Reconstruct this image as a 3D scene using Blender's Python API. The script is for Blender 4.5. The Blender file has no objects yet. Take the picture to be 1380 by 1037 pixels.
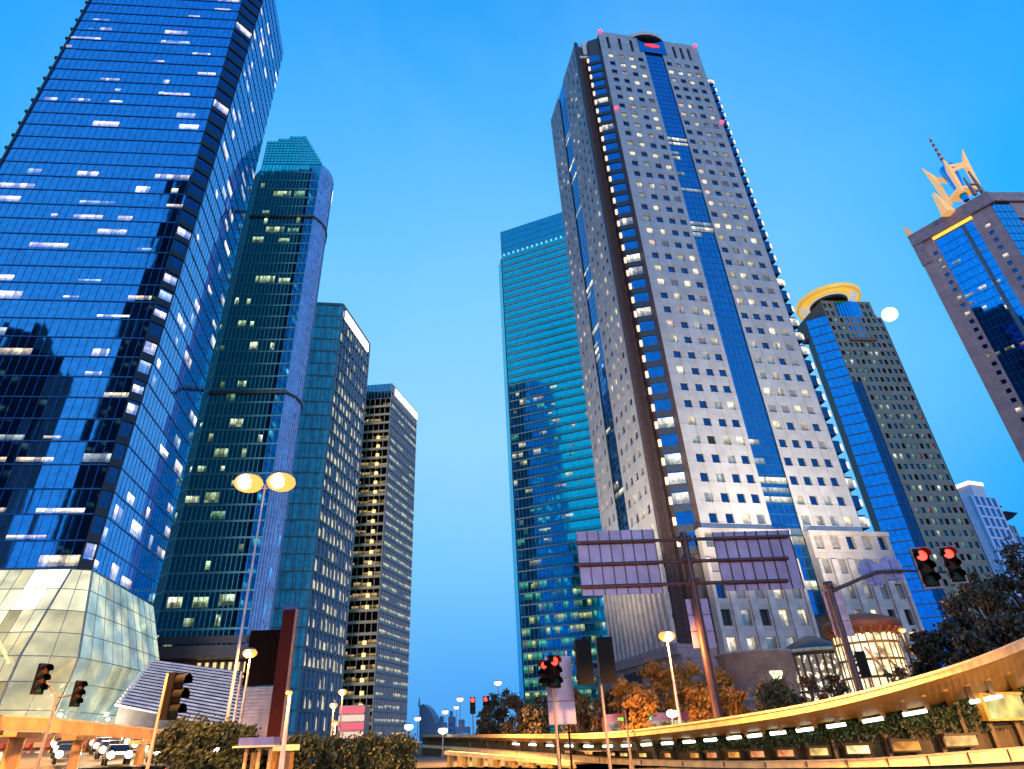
import bpy, bmesh, math, random
from mathutils import Vector, Matrix
random.seed(11)
R_ = math.radians
S = bpy.context.scene
COL = S.collection
V = Vector

# ------------------------------------------------------------------ camera
W0, H0, F0, PX, PY, EYE = 1380, 1037, 822.0, 655.0, 518.5, 2.2
_U = V((610-PX, -890-PY, F0)).normalized()
_z = V((0, 0, 1))
_F = (_z - _z.dot(_U)*_U).normalized()
_R = _U.cross(_F)
if _R.x < 0: _R = -_R
def ray(x, y):
    d = V((x-PX, y-PY, F0)); return V((d.dot(_R), d.dot(_F), d.dot(_U)))
def at(x, y, Y):
    """photo pixel + distance in metres -> point in the world"""
    d = ray(x, y); return d*(Y/d.y) + V((0, 0, EYE))
def atz(x, y, Z):
    d = ray(x, y); return d*((Z-EYE)/d.z) + V((0, 0, EYE))
cam = bpy.data.cameras.new('camera'); co = bpy.data.objects.new('camera', cam); COL.objects.link(co)
cx = V((_R.x, _F.x, _U.x)); cy = -V((_R.y, _F.y, _U.y)); cz = V((_R.z, _F.z, _U.z))
co.matrix_world = Matrix(((cx.x, cy.x, -cz.x, 0), (cx.y, cy.y, -cz.y, 0), (cx.z, cy.z, -cz.z, EYE), (0, 0, 0, 1)))
cam.sensor_width = 36; cam.lens = F0/W0*36; cam.shift_x = (W0/2-PX)/W0; cam.clip_start = .1; cam.clip_end = 20000
S.camera = co

# ------------------------------------------------------------------ materials
MATS = {}
def nodes(name):
    m = bpy.data.materials.new(name); m.use_nodes = True
    return m, m.node_tree, m.node_tree.nodes['Principled BSDF']
def mat(name, col, rough=.6, metal=0.0, var=.25, scale=1.5, bump=0.0, em=None, es=0, streak=0.0, spec=.5):
    if name in MATS: return MATS[name]
    m, t, b = nodes(name); L = t.links.new
    b.inputs['Roughness'].default_value = rough; b.inputs['Metallic'].default_value = metal
    b.inputs['Specular IOR Level'].default_value = spec
    tc = t.nodes.new('ShaderNodeTexCoord')
    n = t.nodes.new('ShaderNodeTexNoise'); n.inputs['Scale'].default_value = scale; n.inputs['Detail'].default_value = 6
    mp = t.nodes.new('ShaderNodeMapping'); mp.inputs['Scale'].default_value = (1, 1, 1-streak)
    L(tc.outputs['Object'], mp.inputs[0]); L(mp.outputs[0], n.inputs[0])
    r = t.nodes.new('ShaderNodeValToRGB')
    r.color_ramp.elements[0].position = .3; r.color_ramp.elements[1].position = .7
    r.color_ramp.elements[0].color = tuple(c*(1-var) for c in col)+(1,)
    r.color_ramp.elements[1].color = tuple(min(1, c*(1+var)) for c in col)+(1,)
    L(n.outputs[0], r.inputs[0]); L(r.outputs[0], b.inputs['Base Color'])
    if bump:
        bp = t.nodes.new('ShaderNodeBump'); bp.inputs['Strength'].default_value = bump; L(n.outputs[0], bp.inputs['Height']); L(bp.outputs[0], b.inputs['Normal'])
    if em:
        b.inputs['Emission Color'].default_value = em+(1,); b.inputs['Emission Strength'].default_value = es
    MATS[name] = m; return m
def glow(name, col, s, sample=False):
    if name in MATS: return MATS[name]
    m, t, b = nodes(name)
    b.inputs['Base Color'].default_value = tuple(c*.3 for c in col)+(1,)
    b.inputs['Emission Color'].default_value = col+(1,); b.inputs['Emission Strength'].default_value = s
    if not sample: m.cycles.emission_sampling = 'NONE'
    MATS[name] = m; return m
def glass(name, tint, rough=.05, wav=.012):
    """coated curtain-wall glass: a tinted mirror with a faint waviness"""
    if name in MATS: return MATS[name]
    m, t, b = nodes(name); L = t.links.new
    b.inputs['Metallic'].default_value = 1.0; b.inputs['Roughness'].default_value = rough
    tc = t.nodes.new('ShaderNodeTexCoord'); n = t.nodes.new('ShaderNodeTexNoise'); n.inputs['Scale'].default_value = .35
    n.inputs['Detail'].default_value = 2
    L(tc.outputs['Object'], n.inputs[0])
    bp = t.nodes.new('ShaderNodeBump'); bp.inputs['Strength'].default_value = wav*3; bp.inputs['Distance'].default_value = .1
    L(n.outputs[0], bp.inputs['Height']); L(bp.outputs[0], b.inputs['Normal'])
    r = t.nodes.new('ShaderNodeValToRGB'); r.color_ramp.elements[0].position = .35; r.color_ramp.elements[1].position = .65
    r.color_ramp.elements[0].color = tuple(c*.86 for c in tint)+(1,); r.color_ramp.elements[1].color = tuple(c*1.1 for c in tint)+(1,)
    n2 = t.nodes.new('ShaderNodeTexNoise'); n2.inputs['Scale'].default_value = .9; L(tc.outputs['Object'], n2.inputs[0])
    L(n2.outputs[0], r.inputs[0]); L(r.outputs[0], b.inputs['Base Color'])
    MATS[name] = m; return m
def litglass(name, tint, col, s, lo=.42, hi=.58, scale=1.1, col2=None, zs=1.0):
    """glass with a lit room behind: the glow is broken up by furniture, blinds and ceiling lamps"""
    if name in MATS: return MATS[name]
    m, t, b = nodes(name); L = t.links.new
    b.inputs['Metallic'].default_value = .8; b.inputs['Roughness'].default_value = .08
    b.inputs['Base Color'].default_value = tint+(1,)
    tc = t.nodes.new('ShaderNodeTexCoord'); mp = t.nodes.new('ShaderNodeMapping'); mp.inputs['Scale'].default_value = (1, 1, zs)
    L(tc.outputs['Object'], mp.inputs[0])
    n = t.nodes.new('ShaderNodeTexNoise'); n.inputs['Scale'].default_value = scale; n.inputs['Detail'].default_value = 3
    L(mp.outputs[0], n.inputs[0])
    r = t.nodes.new('ShaderNodeMapRange'); r.inputs[1].default_value = lo; r.inputs[2].default_value = hi
    r.inputs[3].default_value = s*.12; r.inputs[4].default_value = s
    L(n.outputs[0], r.inputs[0]); L(r.outputs[0], b.inputs['Emission Strength'])
    n2 = t.nodes.new('ShaderNodeTexNoise'); n2.inputs['Scale'].default_value = .23; L(tc.outputs['Object'], n2.inputs[0])
    cr = t.nodes.new('ShaderNodeValToRGB'); cr.color_ramp.elements[0].position = .42; cr.color_ramp.elements[1].position = .58
    cr.color_ramp.elements[0].color = col+(1,); cr.color_ramp.elements[1].color = (col2 or col)+(1,)
    L(n2.outputs[0], cr.inputs[0]); L(cr.outputs[0], b.inputs['Emission Color'])
    m.cycles.emission_sampling = 'NONE'
    MATS[name] = m; return m
def litroom(name, tint, col, s, *x):
    """a lit office behind glass: bright ceiling, dimmer floor, every pane a different room; UV = (metres along, 0..1 up the pane)"""
    if name in MATS: return MATS[name]
    col2 = x[3] if len(x) > 3 and x[3] else tuple(c*f for c, f in zip(col, (1, .92, .8)))
    m, t, b = nodes(name); L = t.links.new; N = t.nodes.new
    b.inputs['Metallic'].default_value = .8; b.inputs['Roughness'].default_value = .08; b.inputs['Base Color'].default_value = tint+(1,)
    uv = N('ShaderNodeUVMap'); sp = N('ShaderNodeSeparateXYZ'); L(uv.outputs[0], sp.inputs[0]); tc = N('ShaderNodeTexCoord'); so_ = N('ShaderNodeSeparateXYZ'); L(tc.outputs['Object'], so_.inputs[0])
    def M(op, a, c=None):
        n = N('ShaderNodeMath'); n.operation = op
        for i, v in enumerate((a, c)):
            if v is None: continue
            if isinstance(v, (int, float)): n.inputs[i].default_value = v
            else: L(v, n.inputs[i])
        return n.outputs[0]
    pu = M('FLOOR', M('DIVIDE', sp.outputs[0], 1.5)); pz = M('FLOOR', M('DIVIDE', so_.outputs[2], 3.6)); cb = N('ShaderNodeCombineXYZ'); L(pu, cb.inputs[0]); L(pz, cb.inputs[1]); L(M('FLOOR', M('DIVIDE', M('ADD', so_.outputs[0], so_.outputs[1]), 2.5)), cb.inputs[2])
    wn = N('ShaderNodeTexWhiteNoise'); L(cb.outputs[0], wn.inputs[0])
    pr = N('ShaderNodeMapRange'); pr.inputs[1].default_value = .1; pr.inputs[2].default_value = .9; pr.inputs[3].default_value = .16; pr.inputs[4].default_value = 1; L(wn.outputs[0], pr.inputs[0])
    cl = N('ShaderNodeMapRange'); cl.interpolation_type = 'SMOOTHSTEP'; cl.inputs[1].default_value = .15; cl.inputs[2].default_value = .8; cl.inputs[3].default_value = .3; cl.inputs[4].default_value = 1.15; L(sp.outputs[1], cl.inputs[0])
    nz = N('ShaderNodeTexNoise'); nz.inputs['Scale'].default_value = 1.6; nz.inputs['Detail'].default_value = 3; L(tc.outputs['Object'], nz.inputs[0])
    nm = N('ShaderNodeMapRange'); nm.inputs[1].default_value = .35; nm.inputs[2].default_value = .65; nm.inputs[3].default_value = .5; nm.inputs[4].default_value = 1.2; L(nz.outputs[0], nm.inputs[0])
    L(M('MULTIPLY', M('MULTIPLY', M('MULTIPLY', pr.outputs[0], cl.outputs[0]), nm.outputs[0]), s), b.inputs['Emission Strength'])
    mx_ = N('ShaderNodeMix'); mx_.data_type = 'RGBA'; L(wn.outputs[0], mx_.inputs[0]); mx_.inputs[6].default_value = col2+(1,); mx_.inputs[7].default_value = col+(1,); L(mx_.outputs[2], b.inputs['Emission Color'])
    m.cycles.emission_sampling = 'NONE'; MATS[name] = m; return m
def panelled(name, col, bw, bh, joint=.5, rough=.65, var=.12, mortar=.02):
    """stone or metal cladding panels laid out in metres over the facade's own UVs"""
    if name in MATS: return MATS[name]
    m, t, b = nodes(name); L = t.links.new
    b.inputs['Roughness'].default_value = rough
    uv = t.nodes.new('ShaderNodeUVMap')
    br = t.nodes.new('ShaderNodeTexBrick'); br.offset = 0; br.inputs['Scale'].default_value = 1
    br.inputs['Brick Width'].default_value = bw; br.inputs['Row Height'].default_value = bh; br.inputs['Mortar Size'].default_value = mortar
    br.inputs['Mortar Smooth'].default_value = .3
    br.inputs['Color1'].default_value = tuple(c*(1-var) for c in col)+(1,); br.inputs['Color2'].default_value = tuple(c*(1+var) for c in col)+(1,)
    br.inputs['Mortar'].default_value = tuple(c*joint for c in col)+(1,)
    L(uv.outputs[0], br.inputs['Vector'])
    n = t.nodes.new('ShaderNodeTexNoise'); n.inputs['Scale'].default_value = .5; n.inputs['Detail'].default_value = 8
    tc = t.nodes.new('ShaderNodeTexCoord'); L(tc.outputs['Object'], n.inputs[0])
    mr = t.nodes.new('ShaderNodeMapRange'); mr.inputs[1].default_value = .3; mr.inputs[2].default_value = .7; mr.inputs[3].default_value = .85; mr.inputs[4].default_value = 1.12
    L(n.outputs[0], mr.inputs[0])
    mx = t.nodes.new('ShaderNodeMix'); mx.data_type = 'RGBA'; mx.blend_type = 'MULTIPLY'; mx.inputs[0].default_value = 1
    L(br.outputs[0], mx.inputs[6]); L(mr.outputs[0], mx.inputs[7]); L(mx.outputs[2], b.inputs['Base Color'])
    MATS[name] = m; return m

# ------------------------------------------------------------------ mesh helpers
def origin(o):
    p = V((0, 0, 0))
    while o: p += o.location; o = o.parent
    return p
class MB:
    def __init__(s): s.v = []; s.f = []; s.m = []; s.uv = []; s.smooth = []
    def poly(s, pts, mi=0, uv=None, sm=False):
        i = len(s.v); s.v += [tuple(p) for p in pts]; s.f.append(tuple(range(i, i+len(pts)))); s.m.append(mi); s.smooth.append(sm)
        s.uv.append(uv or [(p[0]+p[1], p[2]) for p in pts])
    def mesh(s, vs, fs, mi=0, sm=False):
        i = len(s.v); s.v += [tuple(p) for p in vs]
        for f in fs:
            s.f.append(tuple(i+k for k in f)); s.m.append(mi); s.smooth.append(sm); s.uv.append([(vs[k][0]+vs[k][1], vs[k][2]) for k in f])
    def hexa(s, p, mi=0):
        s.mesh(p, [(3, 2, 1, 0), (4, 5, 6, 7), (0, 1, 5, 4), (1, 2, 6, 5), (2, 3, 7, 6), (3, 0, 4, 7)], mi)
    def box(s, c, h, mi=0, rz=0.0):
        cr, sr = math.cos(rz), math.sin(rz); P = []
        for dz in (-1, 1):
            for dx, dy in ((-1, -1), (1, -1), (1, 1), (-1, 1)):
                x, y = dx*h[0], dy*h[1]; P.append((c[0]+x*cr-y*sr, c[1]+x*sr+y*cr, c[2]+dz*h[2]))
        s.hexa(P, mi)
    def fbox(s, fr, u0, u1, z0, z1, d0, d1, mi=0):
        s.hexa([fr(u0, z0, d1), fr(u1, z0, d1), fr(u1, z0, d0), fr(u0, z0, d0), fr(u0, z1, d1), fr(u1, z1, d1), fr(u1, z1, d0), fr(u0, z1, d0)], mi)
        n = 6
        for k in range(n):
            f = s.f[-n+k]; s.uv[-n+k] = [fr.uv(s.v[i]) for i in f]
    def fquad(s, fr, u0, u1, z0, z1, d, mi=0, tilt=0.0):
        a, b = (random.gauss(0, tilt), random.gauss(0, tilt)) if tilt else (0, 0)
        w, h = u1-u0, z1-z0
        s.poly([fr(u0, z0, d-a*w-b*h), fr(u1, z0, d+a*w-b*h), fr(u1, z1, d+a*w+b*h), fr(u0, z1, d-a*w+b*h)], mi, [(u0, z0), (u1, z0), (u1, z1), (u0, z1)])
    def prism(s, poly, z0, z1, mi=0, cap=True, top=None):
        top = top or poly; n = len(poly)
        vs = [(p[0], p[1], z0) for p in poly]+[(p[0], p[1], z1) for p in top]
        fs = [(i, (i+1) % n, (i+1) % n+n, i+n) for i in range(n)]
        if cap: fs += [tuple(range(n, 2*n)), tuple(reversed(range(n)))]
        s.mesh(vs, fs, mi)
    def tube(s, path, r, n=8, mi=0, cap=True):
        path = [V(p) for p in path]; rr = r if isinstance(r, (list, tuple)) else [r]*len(path); vs = []
        for i, p in enumerate(path):
            d = (path[min(i+1, len(path)-1)]-path[max(i-1, 0)]).normalized()
            a = d.cross(V((0, 0, 1))) if abs(d.z) < .95 else d.cross(V((0, 1, 0)))
            a.normalize(); b = d.cross(a)
            vs += [p+(a*math.cos(2*math.pi*k/n)+b*math.sin(2*math.pi*k/n))*rr[i] for k in range(n)]
        fs = [(i*n+k, i*n+(k+1) % n, (i+1)*n+(k+1) % n, (i+1)*n+k) for i in range(len(path)-1) for k in range(n)]
        s.mesh(vs, fs, mi, True)
        if cap:
            s.mesh(vs[:n], [tuple(range(n))], mi); s.mesh(vs[-n:], [tuple(range(n))], mi)
    def lathe(s, c, prof, n=24, mi=0, a0=0.0, a1=2*math.pi, sm=True):
        full = abs(a1-a0-2*math.pi) < 1e-6; m = n if full else n+1; vs = []
        for (r, z) in prof:
            vs += [(c[0]+r*math.cos(a0+(a1-a0)*k/n), c[1]+r*math.sin(a0+(a1-a0)*k/n), c[2]+z) for k in range(m)]
        fs = [(i*m+k, i*m+(k+1) % m, (i+1)*m+(k+1) % m, (i+1)*m+k) for i in range(len(prof)-1) for k in range(n)]
        s.mesh(vs, fs, mi, sm)
    def ball(s, c, r, mi=0, n=12):
        s.lathe(c, [(max(1e-4, r*math.sin(math.pi*i/8)), -r*math.cos(math.pi*i/8)) for i in range(9)], n, mi)
    def build(s, name, mats, parent=None):
        if not s.f: return None
        me = bpy.data.meshes.new(name); og = origin(parent) if parent else V((0, 0, 0))
        me.from_pydata([(p[0]-og.x, p[1]-og.y, p[2]-og.z) for p in s.v], [], s.f)
        for m in (mats if isinstance(mats, (list, tuple)) else [mats]): me.materials.append(m)
        me.polygons.foreach_set('material_index', s.m); me.polygons.foreach_set('use_smooth', s.smooth)
        ul = me.uv_layers.new(name='UVMap'); flat = [c for q in s.uv for p in q for c in p]; ul.data.foreach_set('uv', flat)
        me.update()
        o = bpy.data.objects.new(name, me); COL.objects.link(o)
        if parent: o.parent = parent
        return o
class Fr:
    """a facade: A -> B left to right as seen from outside; d is metres out of the wall"""
    def __init__(s, A, B):
        s.A = V((A[0], A[1])); s.B = V((B[0], B[1])); s.u = (s.B-s.A).normalized(); s.n = V((s.u.y, -s.u.x)); s.L = (s.B-s.A).length
    def __call__(s, u, z, d=0.0):
        p = s.A+s.u*u+s.n*d; return (p.x, p.y, z)
    def uv(s, p): q = V((p[0], p[1]))-s.A; return (q.dot(s.u)+q.dot(s.n), p[2])
def thing(name, label, cat, loc=(0, 0, 0), group=None):
    o = bpy.data.objects.new(name, None); COL.objects.link(o); o.location = loc; o.empty_display_size = .5
    tag(o, label, cat, group); return o
def tag(o, label, cat, group=None, kind=None):
    o['label'] = label; o['category'] = cat
    if group: o['group'] = group
    if kind: o['kind'] = kind
    return o
def structure(name, mb, m):
    o = mb.build(name, m); o['kind'] = 'structure'; return o
def dup(root, loc, rz=0.0, label=None, group=None, scale=None):
    r = root.copy(); COL.objects.link(r); r.location = loc; r.rotation_euler = (0, 0, rz)
    if label: r['label'] = label
    if group: r['group'] = group
    if scale: r.scale = (scale,)*3
    for ch in list(root.children):
        c = ch.copy(); COL.objects.link(c); c.parent = r
        for g in ch.children:
            d = g.copy(); COL.objects.link(d); d.parent = c
    return r
EYEV = V((0, 0, EYE))
def parts_of(root, quads, name, mats, limit=100):
    """quads: (fr,u0,u1,z0,z1,d,mi). The ones nearest the street are separate parts, the rest one part."""
    quads = sorted(quads, key=lambda q: -((q[2]-q[1])*(q[4]-q[3]))/max(1, (V(q[0](q[1], q[3], q[5]))-EYEV).length_squared))
    for q in quads[:limit]:
        b = MB(); b.fquad(*q[:6]); b.uv[-1] = [(q[1], 0), (q[2], 0), (q[2], 1), (q[1], 1)]; b.build(name, mats[q[6]], root)
    if len(quads) > limit:
        b = MB()
        for q in quads[limit:]: b.fquad(*q); b.uv[-1] = [(q[1], 0), (q[2], 0), (q[2], 1), (q[1], 1)]
        o = b.build(name, mats, root); o['kind'] = 'stuff'
def curtain(root, fr, z0, z1, fh, bw, gm, bm, lit=None, hb=(.16, .18), vb=(.06, .08), spandrel=None, tilt=.0025, d=0.0, litz=(.12, .62), clip=None, kinds=(0, 0, 0, 1, 2)):
    """glass curtain wall: tilted panes, floor bars and mullions as real geometry; lit(u, z) starts a run of lit bays. returns the lit cells"""
    g = MB(); k = MB(); L = fr.L; nb = max(1, round(L/bw)); w = L/nb; nf = max(1, round((z1-z0)/fh)); h = (z1-z0)/nf
    cells = []
    for j in range(nf):
        za, zb = z0+j*h, z0+(j+1)*h; a, b = clip(za) if clip else (0, L)
        for i in range(nb):
            p, q = max(a, i*w), min(b, (i+1)*w)
            if q-p < .05: continue
            g.fquad(fr, p, q, za, zb, d, 0, tilt)
            if vb and clip: k.fbox(fr, p-vb[0]/2, p+vb[0]/2, za, zb, d-.05, d+vb[1])
        if hb: k.fbox(fr, a, b, za-hb[0]/2, za+hb[0]/2, d-.05, d+hb[1])
        if spandrel: k.fbox(fr, a, b, za+hb[0]/2, za+spandrel*h, d-.05, d+.03, 1)
        i = 0
        while lit and i < nb:
            r = lit(i*w/L, (za-z0)/(z1-z0))
            if r:
                e = min(nb, i+r); f0 = litz[0]+random.uniform(-.05, .08); f1 = max(f0+.12, litz[1]+random.uniform(-.2, .1))
                p, q = max(a, i*w+.05), min(b, e*w-.05)
                if q-p > .3: cells.append((fr, p, q, za+f0*h, za+f1*h, d+.04, random.choice(kinds)))
                i = e
            i += 1
    if vb and not clip:
        for i in range(nb+1): k.fbox(fr, i*w-vb[0]/2, i*w+vb[0]/2, z0, z1, d-.05, d+vb[1])
    g.build('glass_wall', gm, root)
    k.build('mullion_grid', bm, root)
    return cells
def punched(fr, z0, z1, cols, rows, depth, wall, mi=0, u0=0.0, u1=None):
    """wall sheet with real window openings; returns the openings"""
    u1 = fr.L if u1 is None else u1
    us = sorted({u0, u1, *[c for q in cols for c in q]}); zs = sorted({z0, z1, *[c for q in rows for c in q]}); cells = []
    cs = {q[0] for q in cols}; rs = {q[0] for q in rows}
    for j in range(len(zs)-1):
        rowopen = zs[j] in rs
        if not rowopen: wall.fquad(fr, u0, u1, zs[j], zs[j+1], 0, mi); continue
        for i in range(len(us)-1):
            a, b, c, e = us[i], us[i+1], zs[j], zs[j+1]
            if us[i] in cs:
                D = -depth
                wall.poly([fr(a, c, 0), fr(b, c, 0), fr(b, c, D), fr(a, c, D)], mi); wall.poly([fr(a, e, D), fr(b, e, D), fr(b, e, 0), fr(a, e, 0)], mi)
                wall.poly([fr(a, c, D), fr(a, e, D), fr(a, e, 0), fr(a, c, 0)], mi); wall.poly([fr(b, c, 0), fr(b, e, 0), fr(b, e, D), fr(b, c, D)], mi)
                cells.append((fr, a, b, c, e, D))
            else: wall.fquad(fr, a, b, c, e, 0, mi)
    return cells
def inset(poly, d):
    c = V((sum(p[0] for p in poly)/len(poly), sum(p[1] for p in poly)/len(poly)))
    return [tuple(V(p[:2])+(c-V(p[:2])).normalized()*d) for p in poly]
# common materials
M_dark = mat('dark_core', (.02, .022, .03), .7)
M_steel = mat('grey_steel', (.25, .25, .27), .4, .6)
M_black = mat('black_paint', (.004, .003, .003), .6, spec=.12)
M_asphalt = mat('asphalt', (.05, .05, .052), .85, scale=8, bump=.1)

# ------------------------------------------------------------------ sky, sun, ground
SUN_EL, SUN_AZ = R_(8), R_(178)          # azimuth measured clockwise from +Y: low behind the camera
w = bpy.data.worlds.new("World"); S.world = w; w.use_nodes = True
t = w.node_tree; bg = t.nodes['Background']; L = t.links.new
sky = t.nodes.new('ShaderNodeTexSky'); sky.sky_type = 'NISHITA'; sky.sun_disc = False; sky.sun_elevation = SUN_EL; sky.sun_rotation = SUN_AZ
sky.ozone_density = 4; sky.air_density = 1.2; sky.dust_density = .4
tc = t.nodes.new('ShaderNodeTexCoord'); sx = t.nodes.new('ShaderNodeSeparateXYZ'); L(tc.outputs['Generated'], sx.inputs[0])
rp = t.nodes.new('ShaderNodeValToRGB'); e = rp.color_ramp.elements
e[0].position = 0; e[0].color = (.06, .36, .95, 1); e[1].position = 1; e[1].color = (.02, .36, 1, 1)
for p, c in ((.06, (.075, .41, 1)), (.22, (.17, .58, 1.05)), (.42, (.26, .68, 1.08)), (.62, (.19, .63, 1.06)), (.82, (.08, .5, 1.05))):
    q = e.new(p); q.color = c+(1,)
L(sx.outputs[2], rp.inputs[0])
gd = V((-.02, math.cos(R_(28)), math.sin(R_(28)))); dt = t.nodes.new('ShaderNodeVectorMath'); dt.operation = 'DOT_PRODUCT'; dt.inputs[1].default_value = gd; L(tc.outputs['Generated'], dt.inputs[0])
dm = t.nodes.new('ShaderNodeMapRange'); dm.inputs[1].default_value = -1; dm.inputs[2].default_value = 1; L(dt.outputs['Value'], dm.inputs[0])
dr = t.nodes.new('ShaderNodeValToRGB'); e2 = dr.color_ramp.elements; e2[0].position = 0; e2[0].color = (.8, .95, 1, 1); e2[1].position = 1; e2[1].color = (1.15, 1.06, 1, 1)
for p, c in ((.45, (.75, .92, 1)), (.75, (.05, .62, .98)), (.86, (.12, .74, 1)), (.93, (.7, .93, 1))):
    q = e2.new(p); q.color = c+(1,)
L(dm.outputs[0], dr.inputs[0])
dmx = t.nodes.new('ShaderNodeMix'); dmx.data_type = 'RGBA'; dmx.blend_type = 'MULTIPLY'; dmx.inputs[0].default_value = 1; L(rp.outputs[0], dmx.inputs[6]); L(dr.outputs[0], dmx.inputs[7])
# thin high cloud, barely lighter than the blue
nz = t.nodes.new('ShaderNodeTexNoise'); nz.inputs['Scale'].default_value = 1.7; nz.inputs['Distortion'].default_value = .6; nz.inputs['Detail'].default_value = 5; L(tc.outputs['Generated'], nz.inputs[0])
mr = t.nodes.new('ShaderNodeMapRange'); mr.inputs[1].default_value = .42; mr.inputs[2].default_value = .72; mr.inputs[3].default_value = 0; mr.inputs[4].default_value = .13; L(nz.outputs[0], mr.inputs[0])
m1 = t.nodes.new('ShaderNodeMix'); m1.data_type = 'RGBA'; L(mr.outputs[0], m1.inputs[0]); L(dmx.outputs[2], m1.inputs[6]); m1.inputs[7].default_value = (.48, .78, 1.05, 1)
sc1 = t.nodes.new('ShaderNodeMix'); sc1.data_type = 'RGBA'; sc1.blend_type = 'MULTIPLY'; sc1.inputs[0].default_value = 1; sc1.inputs[7].default_value = (10, 10, 10, 1); L(m1.outputs[2], sc1.inputs[6])
mx = t.nodes.new('ShaderNodeMix'); mx.data_type = 'RGBA'; mx.inputs[0].default_value = .95; L(sky.outputs[0], mx.inputs[6]); L(sc1.outputs[2], mx.inputs[7])
L(mx.outputs[2], bg.inputs[0]); bg.inputs[1].default_value = .1
sun = bpy.data.lights.new('sun', 'SUN'); sun.energy = 1.05; sun.angle = R_(10); sun.color = (.86, .84, 1)
so = bpy.data.objects.new('sun', sun); COL.objects.link(so)
sd = V((math.sin(SUN_AZ)*math.cos(SUN_EL), math.cos(SUN_AZ)*math.cos(SUN_EL), math.sin(SUN_EL)))
so.rotation_euler = (-sd).to_track_quat('-Z', 'Y').to_euler()
S.view_settings.view_transform = 'Standard'; S.view_settings.look = 'None'; S.view_settings.exposure = 0; S.view_settings.gamma = 1
S.cycles.use_denoising = True; S.cycles.max_bounces = 6; S.cycles.transparent_max_bounces = 12; S.cycles.sample_clamp_indirect = 4

g = MB(); g.poly([(-6000, -6000, 0), (6000, -6000, 0), (6000, 9000, 0), (-6000, 9000, 0)]); structure('ground', g, mat('city_ground', (.06, .06, .06), .9, scale=.2))
g = MB(); g.poly([(-9, 56, .004), (14, 56, .004), (4, 900, .004), (-14, 900, .004)])
structure('avenue', g, M_asphalt)
g = MB(); g.poly([(-70, 8, .004), (60, 8, .004), (70, 54, .004), (-20, 75, .004), (-60, 60, .004)])
structure('roundabout_road', g, M_asphalt)

# ================================================================== TOWERS
WARM, COOL, PINK = (1, .86, .55), (.9, .95, .85), (1, .62, .5)
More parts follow.
